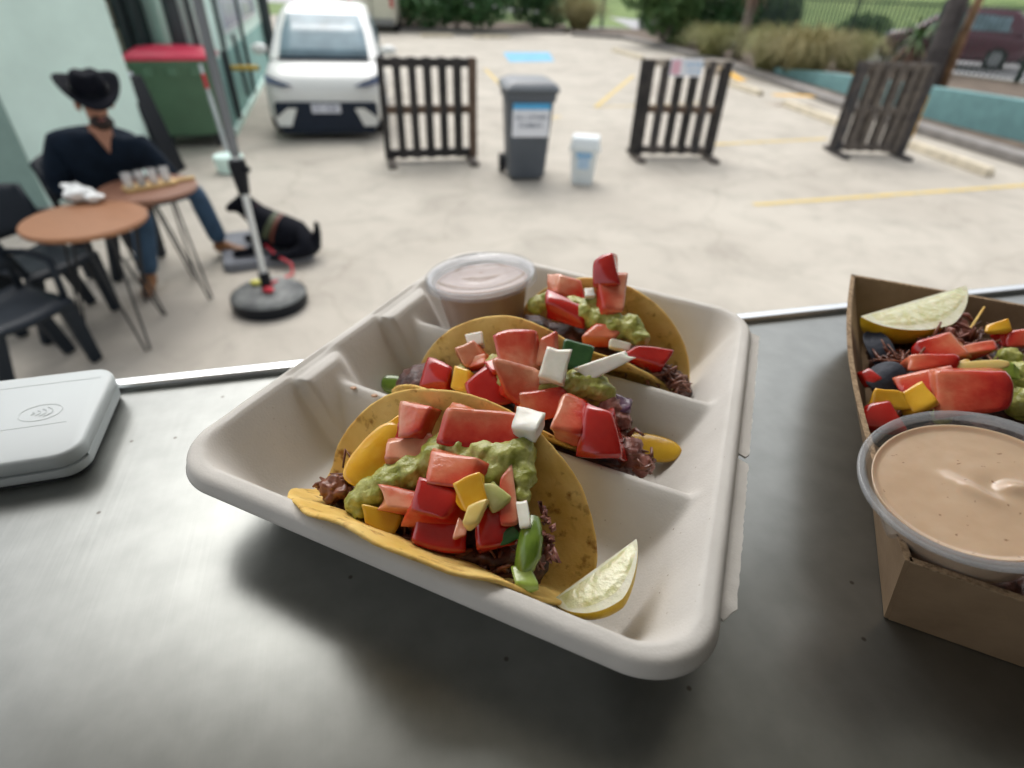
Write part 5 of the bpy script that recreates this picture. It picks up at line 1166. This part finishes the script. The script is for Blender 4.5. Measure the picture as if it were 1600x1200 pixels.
mx = N.new('ShaderNodeMix'); mx.data_type = 'RGBA'; mx.blend_type = 'MULTIPLY'; mx.inputs[0].default_value = 1; L.new(sc_.outputs[0], mx.inputs[6]); L.new(r.outputs[0], mx.inputs[7]); L.new(mx.outputs[2], b.inputs['Base Color'])
sauce2 = mixmat('brown_sauce', (.34, .20, .13), (.40, .25, .17), rough=.3, scale=30, sss=.2, coat=.3)
def cup(label, c, n, rad, dep, fill, sm, lid, swirl):
    c = Vector(c); A = frame(Vector(n), (1, 0, 0)); t = thing('sauce_cup', label, 'sauce cup', c - A.col[2] * dep, 'plastic sauce cups'); k = rad / .04
    m = MB(); m.lathe([(.026 * k, -dep), (.028 * k, -dep + .001), (.0360 * k, -.003), (.0365 * k, -.0015)], 64, c, A, cap=False); o = obj('cup_wall', m, clear, t, smooth='auto')
    m = MB(); m.lathe([(.0362 * k, -.0022), (.0368 * k, .0), (.0378 * k, .0009), (.0386 * k, .0002), (.0392 * k, .0009), (.0400 * k, -.0004), (.0398 * k, -.0024), (.0385 * k, -.0016), (.0372 * k, -.0026)], 96, c, A, cap=False); obj('rim', m, rimc, t, smooth=True)
    rt_ = (.028 + (.0360 - .028) * (1 - fill / dep)) * k - .0004; Vs = []; Fs = []; nr, na = 44, 96
    def hh(x, y):
        q = Vector((x * 70, y * 70, rad * 9)); h = .0006 * noise.noise(q * .5) + .00012 * noise.noise(q * 2.7)
        if swirl:
            sx, sy = x - .004, y + .002; w1 = .0016 * math.exp(-((sx + .004 + sy * .6) / .0035) ** 2 - (sy / .008) ** 2); w2 = .0022 * math.exp(-((sx - .008) / .006) ** 2 - ((sy + .001 + .3 * (sx - .008)) / .003) ** 2); h += w1 + w2 - .0016 * math.exp(-((sx - .003) / .004) ** 2 - ((sy - .001) / .004) ** 2)
        r_ = math.hypot(x, y) / rt_; return h * (1 - r_ ** 6) + .0016 * max(0, r_ - .93) / .07
    for i in range(nr + 1):
        for j in range(na if i else 1):
            rr = rt_ * i / nr; x, y = rr * math.cos(2 * math.pi * j / na), rr * math.sin(2 * math.pi * j / na); Vs.append(c + A @ Vector((x, y, -fill + hh(x, y))))
    Fs += [(0, 1 + j, 1 + (j + 1) % na) for j in range(na)]
    for i in range(nr - 1):
        for j in range(na): q = 1 + i * na; jj = (j + 1) % na; Fs.append((q + j, q + na + j, q + na + jj, q + jj))
    last = [1 + (nr - 1) * na + j for j in range(na)]
    for zz, rr in ((-fill - .002, rt_ - .0006), (-dep + .0015, .0274 * k)):
        cur = []
        for j in range(na): cur.append(len(Vs)); Vs.append(c + A @ Vector((rr * math.cos(2 * math.pi * j / na), rr * math.sin(2 * math.pi * j / na), zz)))
        for j in range(na): jj = (j + 1) % na; Fs.append((last[j], cur[j], cur[jj], last[jj]))
        last = cur
    pydata('sauce', Vs, Fs, sm, t, smooth=True)
    if lid:
        m = MB(); m.lathe([(.001, .0012), (.0165 * k, .0012), (.018 * k, .0020), (.0195 * k, .0012), (.032 * k, .0010), (.034 * k, .0026), (.0395 * k, .0028), (.0412 * k, .0014), (.0412 * k, -.003), (.0418 * k, -.0034)], 96, c, A, cap=False)
        for v in m.bm.verts:
            q = A.transposed() @ (v.co - c); 
            if math.hypot(q.x, q.y) < .031 * k: v.co += A.col[2] * .0005 * noise.noise(Vector((q.x * 90, q.y * 90, 4)))
        obj('lid', m, lidc, t, smooth=True)
    return t
cup('lidded clear cup of brown sauce in the far left corner of the tray', (-.024, .350, 1.7365), (-.11, .055, 1), .0365, .042, .006, sauce2, True, False)

# ------------------------------------------------------------------ cardboard box of loaded nachos
bx = Vector((.92, -.39, 0)).normalized(); by = Vector((.39, .92, 0)).normalized(); B0 = Vector((.169, .144, ZC)); BW, BD, BH, FL = .155, .260, .049, .012
def K(x, y, h, f=0.): return B0 + bx * (x + (f * (-(.012 + .0085 * y / BD) if x < BW / 2 else FL))) + by * (y + (f * FL * (-1 if y < BD / 2 else 1))) + Vector((0, 0, h))
kraft = mixmat('kraft_cardboard', (.225, .148, .085), (.28, .19, .112), rough=.8, scale=40, bump=.2, bscale=400, spec=.25); kraft_e = mixmat('corrugated_edge', (.16, .10, .055), (.42, .30, .18), rough=.9, scale=500)
box = thing('cardboard_tray', 'brown corrugated cardboard tray of loaded nachos at the right', 'tray', K(BW / 2, BD / 2, 0)); th = .0028
k = MB(); k.loft([[K(0, 0, .0008), K(BW, 0, .0008), K(BW, BD, .0008), K(0, BD, .0008)], [K(0, 0, .003), K(BW, 0, .003), K(BW, BD, .003), K(0, BD, .003)]]); obj('base', k, kraft, box)
def wall(name, a, b_, inn):
    """a, b_: bottom corners (x, y); inn: inward direction"""
    k = MB(); n = 12
    for h0, h1, mi in ((0.0005, BH - .0008, 0), (BH - .0008, BH, 1)):
        rings = []
        for i in range(n + 1):
            bow = .004 * math.sin(math.pi * i / n)
            def Q(h, u_=i / n, bow=bow):
                    f = h / BH; P0 = K(a[0], a[1], h, f); P1_ = K(b_[0], b_[1], h, f); return P0.lerp(P1_, u_) - inn * bow * f * (2.6 if name == 'left_wall' else .6)
            rings.append([Q(h0), Q(h1), Q(h1) + inn * th, Q(h0) + inn * th])
        k.mi = mi; k.loft(rings)
    return obj(name, k, [kraft, kraft_e], box, smooth='auto', angle=30)
wall('left_wall', (0, 0), (0, BD), bx); wall('front_wall', (th * .6, -.0004), (BW, -.0004), by); wall('back_wall', (.0005, BD), (BW, BD), -by); wall('right_wall', (BW, 0), (BW, BD), -bx)
na = thing('loaded_nachos', 'loaded nachos with tomato, beef and guacamole in the cardboard tray', 'nachos', K(BW / 2, BD / 2, .004)); PN = Pl(K(BW / 2, BD / 2, .034), (-.05, -.12, 1))
blob('nacho_bed', na, [(K(x, y, .018), (.026, .026, .016)) for x in (.025, .055, .085, .115, .135) for y in (.09, .12, .15, .18, .21, .225)] + [(K(x, y, .012), (.022, .022, .012)) for x in (.03, .07, .11) for y in (.03, .06)], meat_d, vox=.0025, disp=.008, kind='stuff')
chip = mixmat('blue_corn_chip', (.012, .016, .028), (.035, .042, .06), rough=.6, scale=90, bump=.5, bscale=260)
shreds('shredded_meat', na, PN, [(1465, 530, 20), (1430, 600, 20), (1480, 590, 24), (1570, 548, 24), (1400, 640, 12), (1520, 520, 24), (1440, 640, 20), (1395, 560, 8), (1410, 565, 12)], 120, meat, lift=.002, seed=12, ln=.022)
shreds('shredded_meat', na, PN, [(1465, 520, 18), (1485, 525, 18)], 40, meat_p, lift=.004, seed=13, ln=.02, rad=.0016)
pxblob('beef_chunk', na, PN, [(1462, 520, 20), (1488, 512, 18), (1474, 530, 20), (1500, 520, 16)], meat_p, lift=.001, disp=.007, vox=.0016)
pxblob('guacamole', na, PN, [(1560, 595, 24), (1590, 590, 26), (1600, 630, 28), (1575, 560, 18), (1480, 610, 14), (1620, 600, 30), (1470, 650, 16), (1500, 585, 16), (1530, 580, 18)], guac, lift=.004, disp=.004, vox=.0014)
D = lambda *a, **k: dice(TP, na, PN, *a, **k)
D(1476, 546, 62, 40, 6, tom_f, skin='left', lift=.012); D(1518, 548, 54, 30, 8, tom_f, skin='none', lift=.012); D(1446, 570, 56, 30, -4, tom_f, skin='right', lift=.010)
D(1442, 600, 64, 42, -4, tom_f, skin='side', lift=.010); D(1534, 614, 104, 78, -10, tom_f, skin='right', lift=.016, thick=.6); D(1374, 654, 52, 40, -8, tom_s, skin='top', lift=.006)
D(1358, 590, 20, 30, 10, tom_s, skin='top', lift=.004); D(1592, 527, 34, 30, 0, tom_f, skin='left', lift=.010); D(1566, 530, 20, 26, 0, tom_s, skin='top', lift=.006)
for a in ((1388, 622, 50, 34, -10), (1433, 628, 46, 34, 14), (1558, 513, 30, 16, 4)): dice(CP, na, PN, *a, yel_c, yel_c, lift=.012)
dice(CP, na, PN, 1508, 573, 20, 24, 6, yel_o, yel_c, lift=.012); slab(CP, na, PN, 1528, 572, 78, 18, -6, yel_l, lift=.016, thick=.3, bend=.1); dice('green_pepper_piece', na, PN, 1572, 578, 32, 24, -16, grn_l, grn_p, lift=.014)
for a in ((1384, 588, 58, 50, 30, .008), (1376, 545, 36, 80, 10, .002), (1392, 684, 50, 36, 0, .0), (1425, 660, 50, 30, 20, .0)): slab('corn_chip', na, PN, *a[:5], chip, lift=a[5], thick=.07, bend=.35, pw=2.2)
k = MB(); k.tube([PN.at(1512, 520, .004), PN.at(1538, 480, .012)], [.0009, .0007], 6); obj('tortilla_strip', k, corn, na)
wedge('lemon_wedge', 'pale lemon wedge leaning in the back left of the cardboard tray', at(1345, 494, ZC + .054), at(1509, 446, ZC + .062), at(1440, 522, ZC + .052), R_(75))
cup('open clear cup of tan sauce tilted on the front of the cardboard tray', (.1797, .1569, 1.7488), (-.285, -.05, 1), .0390, .030, .0046, sauce1, False, True)
